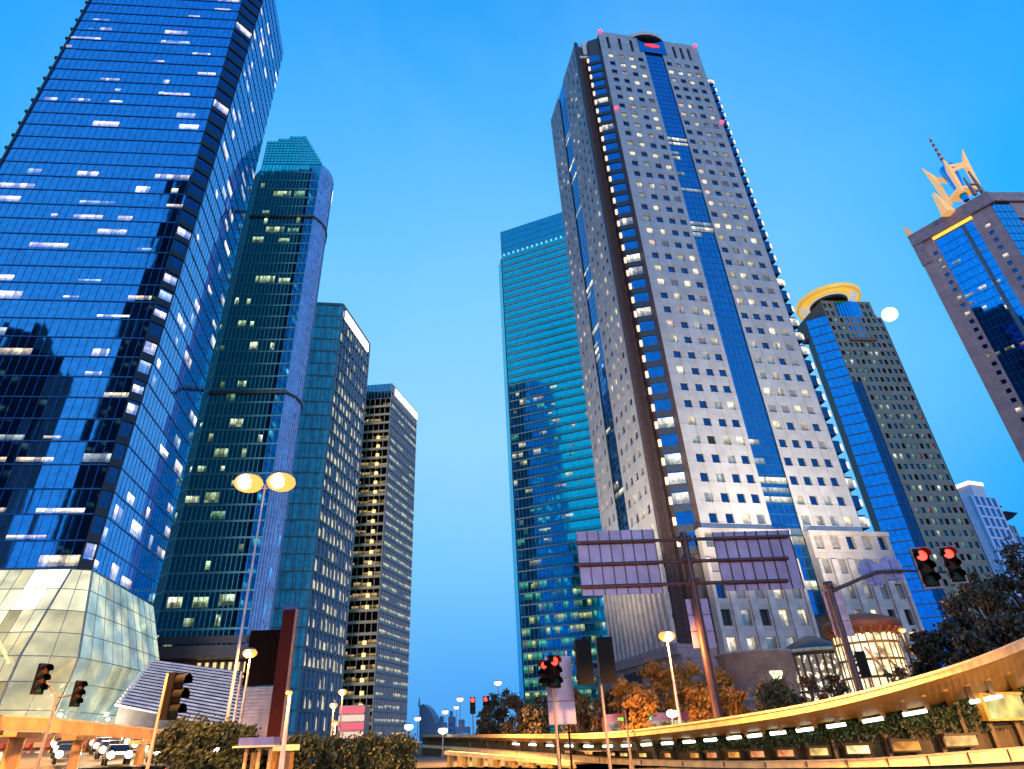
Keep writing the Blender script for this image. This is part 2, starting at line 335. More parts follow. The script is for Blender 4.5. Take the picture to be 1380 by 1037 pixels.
# ---- tall blue tower on the left, cut-away corner slot, glowing faceted lobby at its foot
def blue_tower():
    SP = V((-62.67, 95)); T = thing('glass_skyscraper', 'tallest blue glass skyscraper leaving the top left of the frame, above the glowing faceted lobby', 'skyscraper', (SP.x, SP.y, 0))
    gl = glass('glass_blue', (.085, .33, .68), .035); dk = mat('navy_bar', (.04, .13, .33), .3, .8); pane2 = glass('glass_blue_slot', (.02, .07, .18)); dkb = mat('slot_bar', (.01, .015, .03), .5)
    lm = [litroom('lit_blue_warm', (.085, .33, .68), (1, .8, .42), 1.8, .47, .58, .8, (1, .74, .5), 2.2), litroom('lit_blue_cool', (.085, .33, .68), (.8, .9, .85), .95, .47, .6, .9, None, 2.0), litroom('lit_blue_bright', (.085, .33, .68), (1, .92, .7), 2.6, .42, .55, .8, None, 1.8)]
    FA = V((-106.5, 91.1)); f1 = Fr(FA, SP); f2 = Fr(SP, (-67.2, 125)); zt = 212; zb = 27
    w = lambda z: 3.0+max(0, z-40)*.034
    def lit1(u, z):
        p = .07+.13*max(0, .55-z)+(.07 if (int(z*43)*7) % 5 < 2 else 0)
        return random.choice((1, 2, 2, 3, 4, 5)) if random.random() < p else 0
    c1 = curtain(T, f1, zb, zt, 4.3, 1.5, gl, [dk, dk], lit1, hb=(.2, .14), vb=(.05, .06), clip=lambda z: (0, f1.L-w(z)/2), litz=(.08, .4))
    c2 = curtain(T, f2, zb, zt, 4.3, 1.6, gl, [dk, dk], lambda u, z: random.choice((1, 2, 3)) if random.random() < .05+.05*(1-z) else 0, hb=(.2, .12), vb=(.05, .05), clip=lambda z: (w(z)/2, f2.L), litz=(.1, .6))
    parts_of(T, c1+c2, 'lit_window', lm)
    sl = MB(); sp = MB(); nf = round((zt-zb)/4.3); h = (zt-zb)/nf; li = []
    for j in range(nf):
        za, z2 = zb+j*h, zb+(j+1)*h
        P = [f1(f1.L-w(za)/2, za), f2(w(za)/2, za), f2(w(z2)/2, z2), f1(f1.L-w(z2)/2, z2)]
        sl.poly(P, 0)
        fs = Fr(P[0], P[1]); ww = fs.L
        sp.fbox(fs, 0, ww, za-.1, za+h*.3, -.3, .25); sp.fbox(fs, 0, .25, za, z2, -.3, .12); sp.fbox(fs, ww-.25, ww, za, z2, -.3, .12)
        q = random.random()
        if q < (.4 if za < 100 else .1): li.append((fs, .3, ww-.3, za+h*.36, za+h*random.choice((.7, .8, .92)), .05, 0 if q < .3 else 1))
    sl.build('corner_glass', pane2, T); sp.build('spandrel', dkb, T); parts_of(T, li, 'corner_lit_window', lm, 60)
    ed = MB()
    for j in range(nf):
        z = zb+j*h; ed.fbox(f1, -1.1, 0, z-.3, z+.35, -1.2, .35)
    ed.fbox(f1, -.45, -.02, zb, zt, -1, .3); ed.build('edge_fin', dkb, T)
    core = MB(); core.prism([f1(.3, 0, -1)[:2], f1(f1.L-6, 0, -1)[:2], f2(6, 0, -1)[:2], f2(f2.L-.3, 0, -1)[:2], f2(f2.L-.3, 0, -40)[:2], f1(.3, 0, -34)[:2]], 0, zt-.5)
    core.build('core', mat('blue_core', (.02, .05, .1), .3), T)
    # lobby lantern
    Lb = thing('glass_lobby', 'glowing pale faceted glass lobby at the foot of the tallest blue skyscraper', 'lobby', (SP.x, SP.y-4, 0))
    top = [(-110, 90.7), (-86, 92.6), (-64.6, 94.4), (-62.2, 95.6), (-66.6, 124)]
    mid = [(-110, 86.5), (-85, 87.5), (-65, 89.5), (-59.0, 93.5), (-61.5, 124)]
    bot = [(-110, 89), (-84, 90), (-68, 92), (-64.5, 97), (-72, 118)]
    pg = litglass('lobby_glass', (.12, .12, .09), (1, .85, .48), 1.25, .2, .7, .13, (.72, .64, .36))
    pr = litglass('lobby_glass_side', (.1, .14, .15), (.85, .86, .55), 1.0, .2, .7, .2, (.45, .6, .55))
    fm = mat('lobby_mullion', (.2, .23, .22), .5, .3)
    gp = MB(); mb = MB()
    def loft(z):
        t_ = max(0, (27-z)/27); up = min(1, t_/.52); back = max(0, (t_-.52)/.48)
        bl_ = up*(1-back); P = [V((a[0]+(m_[0]-a[0])*up*(1-back*(0 if i_ < 3 else .8))+(c_[0]-m_[0])*back*.25, a[1]+(m_[1]-a[1])*up*(1-back*(0 if i_ < 3 else .8)), z)) for i_, (a, m_, c_) in enumerate(zip(top, mid, bot))]
        out = P[:2]
        for k in range(1, 4): out.append(P[1].lerp(P[2], k/4)+V((0, -.0, 0)))
        out.append(P[2]); out.append((P[2]+P[3])/2+V((.5, -.5, 0))*bl_); out.append(P[3])
        for k in range(1, 5): q = P[3].lerp(P[4], k/5); out.append(q+V((1.0, 0, 0))*math.sin(math.pi*k/5)*bl_)
        out.append(P[4]); return out
    zs = [26.7, 23.6, 20.4, 17.2, 14, 10.8, 7.4, 4, 0]; ring = [loft(z) for z in zs]; nn = len(ring[0])
    for r_ in range(len(zs)-1):
        for i in range(nn-1):
            a, b, c, dd = ring[r_+1][i], ring[r_+1][i+1], ring[r_][i+1], ring[r_][i]; m = 8 if i == 0 else (3 if i < 5 else 2 if i >= 7 else 1)
            for x in range(m):
                q0, q1 = x/m, (x+1)/m; mi = 1 if i >= 7 else 0
                if (r_ == 0 and i == 4) or (r_ == 1 and i == 4 and x < 2): mi = 2
                elif r_ < 3 and i in (3, 4, 5, 6) and (r_+x) % 3 != 2 or r_ == 1 and i == 3: mi = 3
                elif r_ >= 3 and i <= 3 or r_ >= 5 and i == 4: mi = 4
                gp.poly([a.lerp(b, q0), a.lerp(b, q1), dd.lerp(c, q1), dd.lerp(c, q0)], mi)
                mb.tube([a.lerp(b, q0), dd.lerp(c, q0)], .2 if x == 0 and i in (1, 5, 7) else .06, 4, cap=False)
            mb.tube([dd, c], .07, 4, cap=False)
    gp.build('lobby_glazing', [pg, pr, litglass('lobby_bright', (.3, .3, .2), (1, .93, .66), 2.6, .15, .5, .2), litglass('lobby_glow', (.2, .2, .14), (1, .88, .55), 1.5, .2, .6, .2), litglass('lobby_tan', (.14, .12, .08), (.9, .66, .3), .8, .2, .7, .22, (.6, .48, .22))], Lb); mb.build('lobby_frame', fm, Lb)
    b = MB(); fm2 = Fr(ring[-2][2], ring[-2][3]); b.fbox(fm2, .3, 2.8, .3, 5.5, -.2, .8); b.build('entrance_light', glow('lobby_entrance', (1, .93, .7), 2), Lb)
    arc = []
    for k in range(25):
        f_ = .06+.9*k/24; zz = 17.0+1.2*math.sin(min(f_, .6)*3)-max(0, f_-.6)**1.5*24; R0 = loft(zz); arc.append(R0[1].lerp(R0[5], f_)+V((.25, -.5, 0)))
    b = MB(); b.tube(arc, .17, 6); b.build('balcony_light_line', glow('balcony_line', (1, .7, .25), 1.6), Lb)
    b = MB(); b.poly([(*p, 26.9) for p in top]+[(-110, 124, 26.9)]); b.build('lobby_roof', fm, Lb)
blue_tower()

# ---- dark teal tower
def teal_tower():
    B = at(388, 510, 150); zb_ = at(388, 528, 150).z; A = atz(283, 529, zb_); C = atz(403, 560, zb_)
    T = thing('teal_skyscraper', 'dark teal skyscraper with a pointed top and lilac finned flank behind the tallest blue tower', 'skyscraper', (B.x, B.y, 0))
    f1 = Fr(A, B); f2 = Fr(B, C); f0 = Fr(A+V((-9, 8, 0)), A)
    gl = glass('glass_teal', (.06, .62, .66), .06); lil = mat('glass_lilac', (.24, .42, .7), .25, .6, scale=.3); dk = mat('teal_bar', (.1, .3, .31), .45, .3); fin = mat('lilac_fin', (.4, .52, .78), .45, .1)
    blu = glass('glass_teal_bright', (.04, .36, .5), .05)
    lm = [litroom('lit_teal', (.01, .07, .1), (.7, 1, .6), 1.3), litroom('lit_teal2', (.01, .07, .1), (.4, .9, .6), .8), litroom('lit_teal3', (.01, .07, .1), (.85, 1, .68), 1.7, .3, .45)]
    zr = at(428, 222, 150).z; zp = at(400, 188, 151).z; zl = at(345, 205, 152.5).z; z0 = 22
    rows = {int(k*40): 1 for k in ()}
    def lit(u, z):
        j = int(z*39+.5)
        if j in (2,): return random.choice((2, 3, 4)) if random.random() < .5 else 0
        if j in (26, 31, 35): return 5 if u > .3 and random.random() < .75 else 0
        return random.choice((1, 1, 2, 3)) if random.random() < .05+.05*(1-z) else 0
    half = f1.L*.8
    fa = Fr(f1(0, 0)[:2], f1(half, 0)[:2]); fb = Fr(f1(half, 0)[:2], f1(f1.L, 0)[:2])
    c = curtain(T, fa, z0, zr, 4.3, 1.25, gl, [dk, dk], lit, hb=(.5, .1), vb=(.12, .16), litz=(.15, .7))
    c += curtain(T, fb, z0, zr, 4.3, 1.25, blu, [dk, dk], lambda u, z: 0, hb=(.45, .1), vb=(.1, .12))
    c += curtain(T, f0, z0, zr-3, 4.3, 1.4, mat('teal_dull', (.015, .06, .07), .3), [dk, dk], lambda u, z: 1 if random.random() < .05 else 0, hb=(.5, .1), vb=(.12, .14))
    arcp = [f2(f2.L*k/5, 0, 2.6*math.sin(math.pi*(k/5)**.8))[:2] for k in range(6)]
    for p0, p1 in zip(arcp, arcp[1:]): curtain(T, Fr(p0, p1), z0-3, zr, 4.3, .9, lil, [fin, fin], None, hb=(.12, .1), vb=(.1, .22), tilt=.02)
    f2 = Fr(arcp[4], arcp[5])
    parts_of(T, c, 'lit_window', lm)
    b = MB(); pk = f1.L*.62
    g = [f1(0, zr), f1(f1.L, zr), f1(pk, zp), f1(0, zl)]
    b.poly(g); b.poly([f1(0, zl, -6), f1(pk, zp, -6), f1(f1.L, zr, -6), f1(0, zr, -6)]); b.poly([f1(pk, zp), f1(f1.L, zr), f1(f1.L, zr, -6), f1(pk, zp, -6)]); b.poly([f1(0, zl), f1(pk, zp), f1(pk, zp, -6), f1(0, zl, -6)])
    b.build('gable_top', mat('gable_core', (.02, .09, .11), .4), T)
    cg = lambda z: (pk*max(0, (z-zl)/(zp-zl)), f1.L-(f1.L-pk)*max(0, (z-zr)/(zp-zr)))
    curtain(T, f1, zr+.02, zp-.4, 1.4, 1.25, gl, [dk, dk], None, hb=(.2, .1), vb=(.12, .14), clip=cg, d=.06)
    brn = mat('belt_brown', (.09, .06, .06), .5)
    for px_y in (855, 528, 292):
        z = at(388 if px_y != 292 else 416, px_y, 150).z; h = 1.6 if px_y == 855 else .7; bl = MB()
        bl.fbox(f1, -.2, f1.L+.3, z-h, z, -.2, .6); [bl.fbox(Fr(p0, p1), -.1, Fr(p0, p1).L+.1, z-h, z, -.2, .5) for p0, p1 in zip(arcp, arcp[1:])]; bl.build('belt_course', brn, T)
    b = MB(); b.fbox(f2, f2.L*.1, f2.L, zr-6, zr-.3, .2, .5); b.build('roof_light', glow('teal_roof_light', (.9, .95, 1), 1.6), T)
    core = MB(); core.prism([f0(0, 0, -.6)[:2], f1(.4, 0, -.6)[:2], f1(f1.L-.6, 0, -.6)[:2], Fr(B, C)(f2.L*4.2, 0, -.6)[:2], Fr(B, C)(f2.L*4.2, 0, -30)[:2], f0(0, 0, -20)[:2]], 0, zr-.4)
    core.build('core', mat('teal_core', (.015, .04, .045), .6), T)
    b = MB(); b.fbox(f1, -12, f1.L+2, 12, 21.5, -6, 2.5); b.fbox(f1, -12, f1.L+6, 19.3, 21.8, 1.5, 7); b.build('podium', brn, T)
    b = MB()
    for k in range(9): b.fbox(f1, f1.L-9+k*1.7, f1.L-8.3+k*1.7, 15.6, 18.8, 2.55, 2.7)
    b.build('podium_light', glow('podium_warm', (1, .75, .3), 1.0), T)
teal_tower()

# ---- grid tower with slanting lit windows and a white roof strip
def grid_tower():
    B = V((-58.0, 200)); A = B-V((.991, .13))*24; C = V((-52.4, 229.5)); zt = 158.8
    T = thing('grid_office_tower', 'blue grid office tower with slanted cream windows and a white roof strip', 'office tower', (B.x, B.y, 0))
    f1 = Fr(A, B); f2 = Fr(B, C)
    gl = mat('grid_pane_sky_blue', (.12, .68, 1.0), .12, 0, scale=.5); bar = mat('grid_bar', (.27, .25, .24), .5, .1); gd = mat('glass_grid_dark', (.08, .17, .36), .2, .35)  # front panes: blue of the mirrored sky painted into their base colour
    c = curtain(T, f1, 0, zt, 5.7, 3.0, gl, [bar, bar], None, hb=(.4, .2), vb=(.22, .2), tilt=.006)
    m = MB()
    nb = 8
    for j in range(28):
        for i in range(8):
            u = 24*(i+random.choice((.3, .5, .7)))/8; m.fbox(f1, u-.1, u+.1, j*5.67, j*5.67+5.67, -.05, .2)
    m.build('pale_fin', mat('cream_fin', (.3, .29, .27), .5), T)
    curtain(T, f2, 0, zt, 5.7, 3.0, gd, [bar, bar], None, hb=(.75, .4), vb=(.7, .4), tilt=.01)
    lm = litglass('lit_grid', (.2, .2, .18), (1, .88, .52), .85, .3, .6, .4); cells = []
    for j in range(28):
        for i in range(10):
            if random.random() < (.86 if 3 < j < 22 else .35):
                u = 3*i+random.uniform(.6, 1.2); z = j*5.67+.6; hh = random.uniform(2.4, 4.2); ww = random.uniform(.9, 1.7)
                cells.append([f2(u, z, .05), f2(u+ww, z-.0, .05), f2(u+ww-.3, z+hh*.8, .05), f2(u-.1, z+hh, .05)])
    cells.sort(key=lambda q: q[0][2])
    for q in cells[:100]:
        b = MB(); b.poly(q); b.build('lit_window', lm, T)
    b = MB()
    for q in cells[100:]: b.poly(q)
    b.build('lit_window', lm, T)['kind'] = 'stuff'
    b = MB(); b.fbox(f2, 2.2, f2.L-2.5, zt-5.5, zt-1.3, .42, .8); b.build('roof_light_strip', glow('roof_strip_white', (1, .98, .92), 3), T)
    b = MB(); b.prism([f1(.3, 0, -.4)[:2], f1(f1.L-.4, 0, -.4)[:2], f2(f2.L-.4, 0, -.4)[:2], f2(f2.L-.4, 0, -23)[:2], f1(.3, 0, -28)[:2]], 0, zt-.3); b.build('core', M_dark, T)
    b = MB(); b.fbox(f1, 0, f1.L, zt-.3, zt+.8, -.6, .4); b.fbox(f2, 0, f2.L, zt-.3, zt+.8, -.6, .4); b.build('parapet', bar, T)
grid_tower()

# ---- bronze banded tower
def bronze_tower():
    B = at(528, 517, 250); zt = B.z; A = B+V((-22, 1.9, 0)); C = atz(561, 555, zt)
    T = thing('bronze_tower', 'bronze office tower with lit floor bands and two columns of lamps, nearest the open sky', 'office tower', (B.x, B.y, 0))
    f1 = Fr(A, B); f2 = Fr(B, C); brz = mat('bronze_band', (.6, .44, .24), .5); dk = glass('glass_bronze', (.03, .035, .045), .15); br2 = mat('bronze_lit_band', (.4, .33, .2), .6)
    top = zt-8
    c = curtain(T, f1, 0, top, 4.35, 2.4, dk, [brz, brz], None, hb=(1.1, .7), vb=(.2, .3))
    curtain(T, f1, top, zt, 4, 1.6, glass('glass_crown', (.1, .28, .42), .1), [M_steel, M_steel], None, hb=(.3, .2), vb=(.15, .2))
    gd = mat('glass_bronze_side', (.1, .16, .32), .2, .3)
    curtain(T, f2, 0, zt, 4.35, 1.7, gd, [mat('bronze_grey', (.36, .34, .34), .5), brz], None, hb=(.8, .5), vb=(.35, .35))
    lm = [litroom('lit_bronze', (.2, .17, .1), (1, .84, .48), .8, .25, .6, .35)]; cells = []
    n = int(zt/4.35)
    for j in range(1, n-1):
        z = j*zt/round(zt/4.35)
        for i in range(4):
            if random.random() < (.9 if j < 25 else .5): cells.append((f2, i*f2.L/4+.5, (i+1)*f2.L/4-.3, z+.45, z+1.65+random.uniform(-.3, .3), .52, 0))
    lm.append(litroom('bronze_band_glow', (.1, .08, .05), (1, .66, .28), .62)); n1 = round(top/4.35)  # added glowing strips, standing in for bands lit by the balcony lamps
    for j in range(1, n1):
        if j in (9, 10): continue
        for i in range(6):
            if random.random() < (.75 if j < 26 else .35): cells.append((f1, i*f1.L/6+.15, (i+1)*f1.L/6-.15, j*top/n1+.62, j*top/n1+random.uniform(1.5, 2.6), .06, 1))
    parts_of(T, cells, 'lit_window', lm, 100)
    for j in range(1, int(top/4.35)):
        if j in (9, 10) or random.random() < .06 or j > 28: continue
        for uu in (.32, .8):
            b = MB(); u = f1.L*uu+random.uniform(-.2, .2); z = j*top/round(top/4.35)
            b.fbox(f1, u-.7, u+.7, z+.5, z+1.9, .3, .9); b.build('balcony_lamp', glow('balcony_lamp', (1, .72, .28), 1.5), T)
    b = MB(); b.fbox(f2, 3, f2.L-.5, zt-5, zt-1.5, .52, .9); b.build('roof_light_strip', glow('roof_strip_warm', (1, .94, .85), 2.4), T)
    b = MB(); b.prism([f1(.3, 0, -.5)[:2], f1(f1.L-.5, 0, -.5)[:2], f2(f2.L-.4, 0, -.5)[:2], f2(f2.L-.4, 0, -21)[:2], f1(.3, 0, -28)[:2]], 0, zt-.3); b.build('core', M_dark, T)
bronze_tower()

# ---- turquoise slab behind the stone tower
def slab_tower():
    s = 1.303; A = V((9.6, 225)); B = V((51.0, 208.0)); zt = 168.1*s+2.2
    T = thing('turquoise_tower', 'wide turquoise glass tower with pale floor lines, standing behind the stone tower', 'office tower', (A.x, A.y, 0))
    f1 = Fr(A, B); gl = glass('glass_turq', (.012, .52, .62), .05); pale = mat('pale_louvre', (.3, .34, .33), .5); par = glass('glass_turq_top', (.04, .36, .52), .1); spn = glass('glass_turq_sp', (.015, .36, .4), .12)
    zm = 165.5*s; hi = zt-15
    def lit(u, z): return random.choice((1, 2, 3)) if random.random() < (.1 if z < .62 else (.0 if z < .93 else 0)) else 0
    c = curtain(T, f1, 0, hi, 3.9, 1.5, gl, [pale, spn], lit, hb=(.42, .3), vb=(.05, .05), spandrel=.34, litz=(.42, .9))
    curtain(T, f1, hi, zt, 3.7, 1.5, par, [mat('turq_frame', (.05, .2, .26), .5), spn], None, hb=(.16, .1), vb=(.1, .1))
    lm = [litroom('lit_turq', (.01, .2, .3), (.75, .9, .3), .95), litroom('lit_turq2', (.01, .2, .3), (.12, .75, .4), .7), litroom('lit_turq3', (.01, .2, .3), (.95, .9, .6), .9)]
    low = []
    for j in range(1, 13):
        for i in range(26):
            if random.random() < .95-j*.055: low.append((f1, i*f1.L/26+.1, (i+1)*f1.L/26-.1, j*3.9+1.6, j*3.9+3.6, .05, random.choice((0, 1, 1))))
    parts_of(T, c+low, 'lit_window', lm)
    f0 = Fr(A+V((-1.6, 6.0)), A+V((-.4, .6)))
    b = MB(); b.prism([f0(0, 0)[:2], f0(f0.L, 0)[:2], f1(2, 0, -3)[:2], f1(2, 0, -20)[:2]], 0, zt-17); b.build('side_wing', gl, T)
    b = MB(); b.prism([f1(.1, 0, -.3)[:2], f1(f1.L, 0, -.3)[:2], f1(f1.L, 0, -25)[:2], f1(.1, 0, -25)[:2]], 0, zt-.4); b.build('core', mat('turq_core', (.02, .1, .13), .5), T)
    b = MB()
    for i in range(14): b.fbox(f1, 1+i*2.4, 1.7+i*2.4, hi-1.2, hi-.2, .1, .4)
    b.build('parapet_lamp', glow('turq_lamp', (.5, .9, .9), .8), T)
slab_tower()

# ---- pale stone tower (right of centre)
def stone_tower():
    A, B = V((35, 100)), V((64.6, 105.3)); Cc, D = V((23.8, 128.8)), V((28.9, 103)); zt = 176.0; zp = 31.0; fh = 3.65
    T = thing('stone_tower', 'pale stone skyscraper with square windows and a blue glass centre strip, floodlit from below', 'skyscraper', (45, 104, 0))
    st = panelled('stone_cladding', (.36, .36, .41), 3.0, 3.65, .62, .7, .07, .06); brn = mat('notch_granite', (.06, .04, .045), .5)
    gl = glass('glass_stone_blue', (.03, .2, .5), .05); wd = glass('window_dark', (.03, .1, .26), .08); bar = mat('strip_bar', (.02, .1, .2), .4, .3)
    wk = mat('window_black', (.01, .01, .015), .3); wb = mat('window_blind', (.2, .2, .24), .5)
    lits = [litroom('lit_stone', (.2, .2, .2), (1, .88, .6), 1.5, .35, .6, .6), litroom('lit_stone_pink', (.2, .2, .2), (1, .68, .58), .9, .35, .6, .6), litroom('lit_stone_dim', (.2, .22, .25), (.85, .85, .72), .55, .4, .6, .9)]
    WM = [wd, wk, wb]+lits
    f1 = Fr(A, B); f2 = Fr(Cc, D); L1 = f1.L
    wins = []
    def kind():
        r = random.random(); return 0 if r < .46 else (2 if r < .55 else (3 if r < .80 else (4 if r < .85 else (5 if r < .975 else 1))))
    nfl = 37; rows = [(zp+.6+j*fh+1.0, zp+.6+j*fh+2.75) for j in range(nfl)]; ztop = zp+.6+nfl*fh
    wl = MB(); half = .76
    for (ua, ub, cs) in ((0, .43*L1, (.085, .185, .285, .375)), (.61*L1, L1, (.655, .745, .835, .925))):
        cols = [(c*L1-half, c*L1+half) for c in cs]
        rw = random.Random(5)
        for q in punched(f1, zp, ztop, cols, rows, .35, wl, 0, ua, ub): wins.append((*q, kind()))
        slots = [((cs[0]+k*(cs[2]-cs[0]+.1)/2.6+.0)*L1-.45, (cs[0]+k*(cs[2]-cs[0]+.1)/2.6)*L1+.45) for k in range(3)] if ua == 0 else [((cs[1]+k*.075)*L1-.45, (cs[1]+k*.075)*L1+.45) for k in range(3)]
        for q in punched(f1, ztop, zt, slots, [(ztop+1.6, zt-2.2)], .6, wl, 0, ua, ub): wins.append((*q, 1))
    wl.build('stone_wall', st, T)
    # left flank
    wl = MB(); L2 = f2.L
    for (ua, ub, cs) in ((0, .34*L2, (.07, .17, .27)), (.53*L2, L2, (.59, .69, .79, .89))):
        cols = [(c*L2-.62, c*L2+.62) for c in cs]
        for q in punched(f2, zp-3, ztop, cols, [(a, b) for a, b in rows], .35, wl, 0, ua, ub): wins.append((*q, kind()))
        for q in punched(f2, ztop, zt, [(c*L2-.4, c*L2+.4) for c in cs[-3:]], [(ztop+1.6, zt-2.2)], .6, wl, 0, ua, ub): wins.append((*q, 1))
    wl.build('stone_flank', st, T)
    parts_of(T, wins, 'window', WM, 100)
    # glass strips
    def strip(fr, ua, ub, z0, nb):
        sf = Fr(fr(ua, 0)[:2], fr(ub, 0)[:2])
        c = curtain(T, sf, z0, zt-6, fh/2, sf.L/nb, gl, [bar, bar], lambda u, z: (nb if random.random() < .6 else 2) if (u == 0 and random.random() < .42 and int(z*1000) % 2 == 0) else 0, hb=(.1, .05), vb=(.08, .05), d=-.25, litz=(.1, .8))
        b = MB(); b.fbox(sf, 0, sf.L, zt-6, zt, -.5, -.25); b.build('strip_head', gl, T)
        return c
    c = strip(f1, .43*L1, .61*L1, 18, 5)+strip(f2, .34*L2, .53*L2, 20, 4)
    b = MB(); b.fbox(f1, .385*L1, .655*L1, zt-7.2, zt-.9, .03, .22); b.build('crown_glass', gl, T)
    parts_of(T, c, 'strip_lit_window', [lits[0], lits[2], lits[0]], 60)
    # red emblem on the crown, aviation lamps
    red = glow('red_sign', (1, .06, .08), 1.0); b = MB(); cu = .52*L1
    for k in range(-3, 4): b.fbox(f1, cu+k*.62-.22, cu+k*.62+.22, zt-4.6-.25+abs(k)*.12, zt-3.2+.2-abs(k)*.12, .25, .4)
    b.build('red_emblem', red, T)
    for (u, z) in ((.6, zt-.6), (L1-.6, zt-.6), (.5, 141), (L1-.4, 141)):
        b = MB(); b.ball(f1(u, z, .35), .55); b.build('red_beacon', glow('red_beacon', (1, .08, .16), 2.2), T)
    # notch on the left corner: dark return, bay glass, lamp at every floor
    M0, M1, Q = V((31.2, 104.6)), V((31.6, 101.9)), V((34.5, 101.3))
    b = MB(); fa = Fr(D, M0); fb = Fr(M1, Q)
    for X, Y_ in ((D, M0), (M0, M1), (Q, A+f1.n*-.0)):
        fr = Fr(X, Y_); b.fquad(fr, 0, fr.L, 8, zt-8, 0)
    b.fbox(fa, 0, 1.0, 8, zt, -.6, .1); b.build('corner_notch', brn, T)
    gq = MB(); bdk = mat('bay_dark', (.015, .02, .04), .5); li = []; nb = int((zt-14-zp)/fh)+2
    for j in range(-1, nb):
        z = zp+.6+j*fh
        for i in range(3): gq.fquad(fb, i*fb.L/3, (i+1)*fb.L/3, z, z+fh, 0, 0, .002)
        sp = MB(); sp.fbox(fb, -.15, fb.L+.1, z-.15, z+1.1, -.3, .18); sp.build('bay_spandrel', bdk, T)
        if random.random() < (.2 if z < 90 else .08): li.append((fb, .1, fb.L-.1, z+1.2, z+3.2, .05, random.choice((0, 0, 2))))
        b = MB(); p = fb(-.3, z+1.9, .1); b.box(p, (.24, .24, .65)); b.build('corner_lamp', glow('corner_lamp', (1, .62, .42), 1.5), T)
    gq.build('bay_glass', gl, T); parts_of(T, li, 'bay_lit_window', [litroom('lit_bay', (.1, .15, .2), (1, .9, .66), 1.9, .44, .56, 1.3)]*3, 60)
    # stepped bays on the right corner
    fr = Fr(f1(L1+.05, 0, -1.4)[:2], f1(L1+2.7, 0, -1.4)[:2]); b = MB(); sp = MB(); li = []
    for j in range(-1, nb-1):
        z = zp+.6+j*fh
        b.fbox(fr, -.6, fr.L, z+1.1, z+fh-.1, -6, 0); sp = MB(); sp.fbox(fr, -.6, fr.L-.7, z-.1, z+1.1, -6, -.7); sp.build('bay_spandrel', bdk, T)
        q = MB(); q.box(fr(fr.L+.1, z+2.2, -.1), (.2, .2, .6)); q.build('corner_lamp', MATS['corner_lamp'], T)
        if random.random() < .12: li.append((fr, .2, fr.L-.1, z+1.3, z+3.2, .05, 0))
    b.build('bay_glass', glass('glass_bay_dark', (.02, .09, .22), .06), T); parts_of(T, li, 'bay_lit_window', [MATS['lit_bay']]*3, 30)
    # podium blocks with pilasters
    pw = []; wl = MB(); rib = MB()
    for (ua, ub) in ((-1.2, .495*L1), (.615*L1, L1+3.4)):
        pf = Fr(f1(ua, 0, 1.2)[:2], f1(ub, 0, 1.2)[:2]); n = 5; p = pf.L/n
        cols = [(i*p+p*.25, i*p+p*.75) for i in range(n)]
        for q in punched(pf, 9.5, zp, cols, [(11+j*4.0+1.2, 11+j*4.0+3.6) for j in range(5)], .6, wl): pw.append((*q, random.choice((2, 2, 5, 3, 0)) if q[3] > 18 else random.choice((3, 5, 3, 1))))
        for i in range(n+1): rib.fbox(pf, max(0, i*p-.55), min(pf.L, i*p+.55), 9.5, zp-4.6, 0, .45)
        rib.fbox(pf, -.1, pf.L+.1, zp-.5, zp+.25, -1.3, .25)
        for side in (0, pf.L): wl.fquad(Fr(pf(side, 0, -1.3)[:2], pf(side, 0, 0)[:2]) if side == 0 else Fr(pf(side, 0, 0)[:2], pf(side, 0, -3)[:2]), 0, 1.3 if side == 0 else 3, 9.5, zp, 0)
    lf = Fr(Cc+f2.n*.6-f2.u*1, D+f2.n*.6); n = 13; p = lf.L/n
    for q in punched(lf, 14, zp-3, [(i*p+.6, i*p+p-.35) for i in range(n)], [(15+j*4, 18.2+j*4) for j in range(3)], .6, wl): pw.append((*q, random.choice((0, 0, 1, 5, 3))))
    for i in range(n+1): rib.fbox(lf, i*p-.3, i*p+.3, 14, zp-3, 0, .5)
    wl.build('podium_wall', panelled('podium_stone', (.34, .31, .33), 2.4, 1.2, .75, .7, .06, .04), T); rib.build('pilaster', mat('pilaster_stone', (.36, .33, .35), .7, scale=.6), T)
    parts_of(T, pw, 'podium_window', WM, 80)
    # base
    b = MB(); bs = panelled('base_stone', (.2, .17, .2), 3, 1.5, .6, .7, .08, .05)
    b.fbox(f1, -3, L1+5, 0, 9.5, -3, 2.6); b.fbox(lf, -8, lf.L+3, 0, 14, -8, 1.0); b.fbox(lf, -8, lf.L+3, 12.6, 14.2, 1.0, 1.5); b.build('base', bs, T)
    b = MB(); b.fbox(lf, 7, 15, 9.6, 11.8, 1.0, 1.05); b.build('base_opening', M_dark, T)
    fp = [f2(.4, 0, -.45)[:2], f2(L2-.6, 0, -.45)[:2], (31.9, 104.7), (32.4, 102.5), f1(.3, 0, -1.7)[:2], f1(.3, 0, -.7)[:2], f1(L1-.2, 0, -.7)[:2], f1(L1-.2, 0, -26)[:2], f2(.4, 0, -36)[:2]]
    b = MB(); b.prism(fp, 0, zt-.6); b.build('core', brn, T)
    b = MB(); b.lathe((*f1(L1*.5, 0, -7)[:2], zt), [(8.5, -.5), (8.5, 1.2), (8.2, 1.5), (0.01, 1.5)], 32); b.build('roof_drum', mat('roof_drum', (.6, .58, .55), .5), T)
    b = MB(); b.box((32.3, 105.2, zt-1.5), (1.3, 1.3, 3.2)); b.box((31.2, 104.4, zt-7), (1.6, 1.2, .5)); b.build('corner_plant', mat('corner_plant', (.65, .6, .58), .5), T)
    # rotunda with a lit lozenge window
    c = at(1030, 940, 91); r = 4.6; zr = at(1030, 876, 87).z
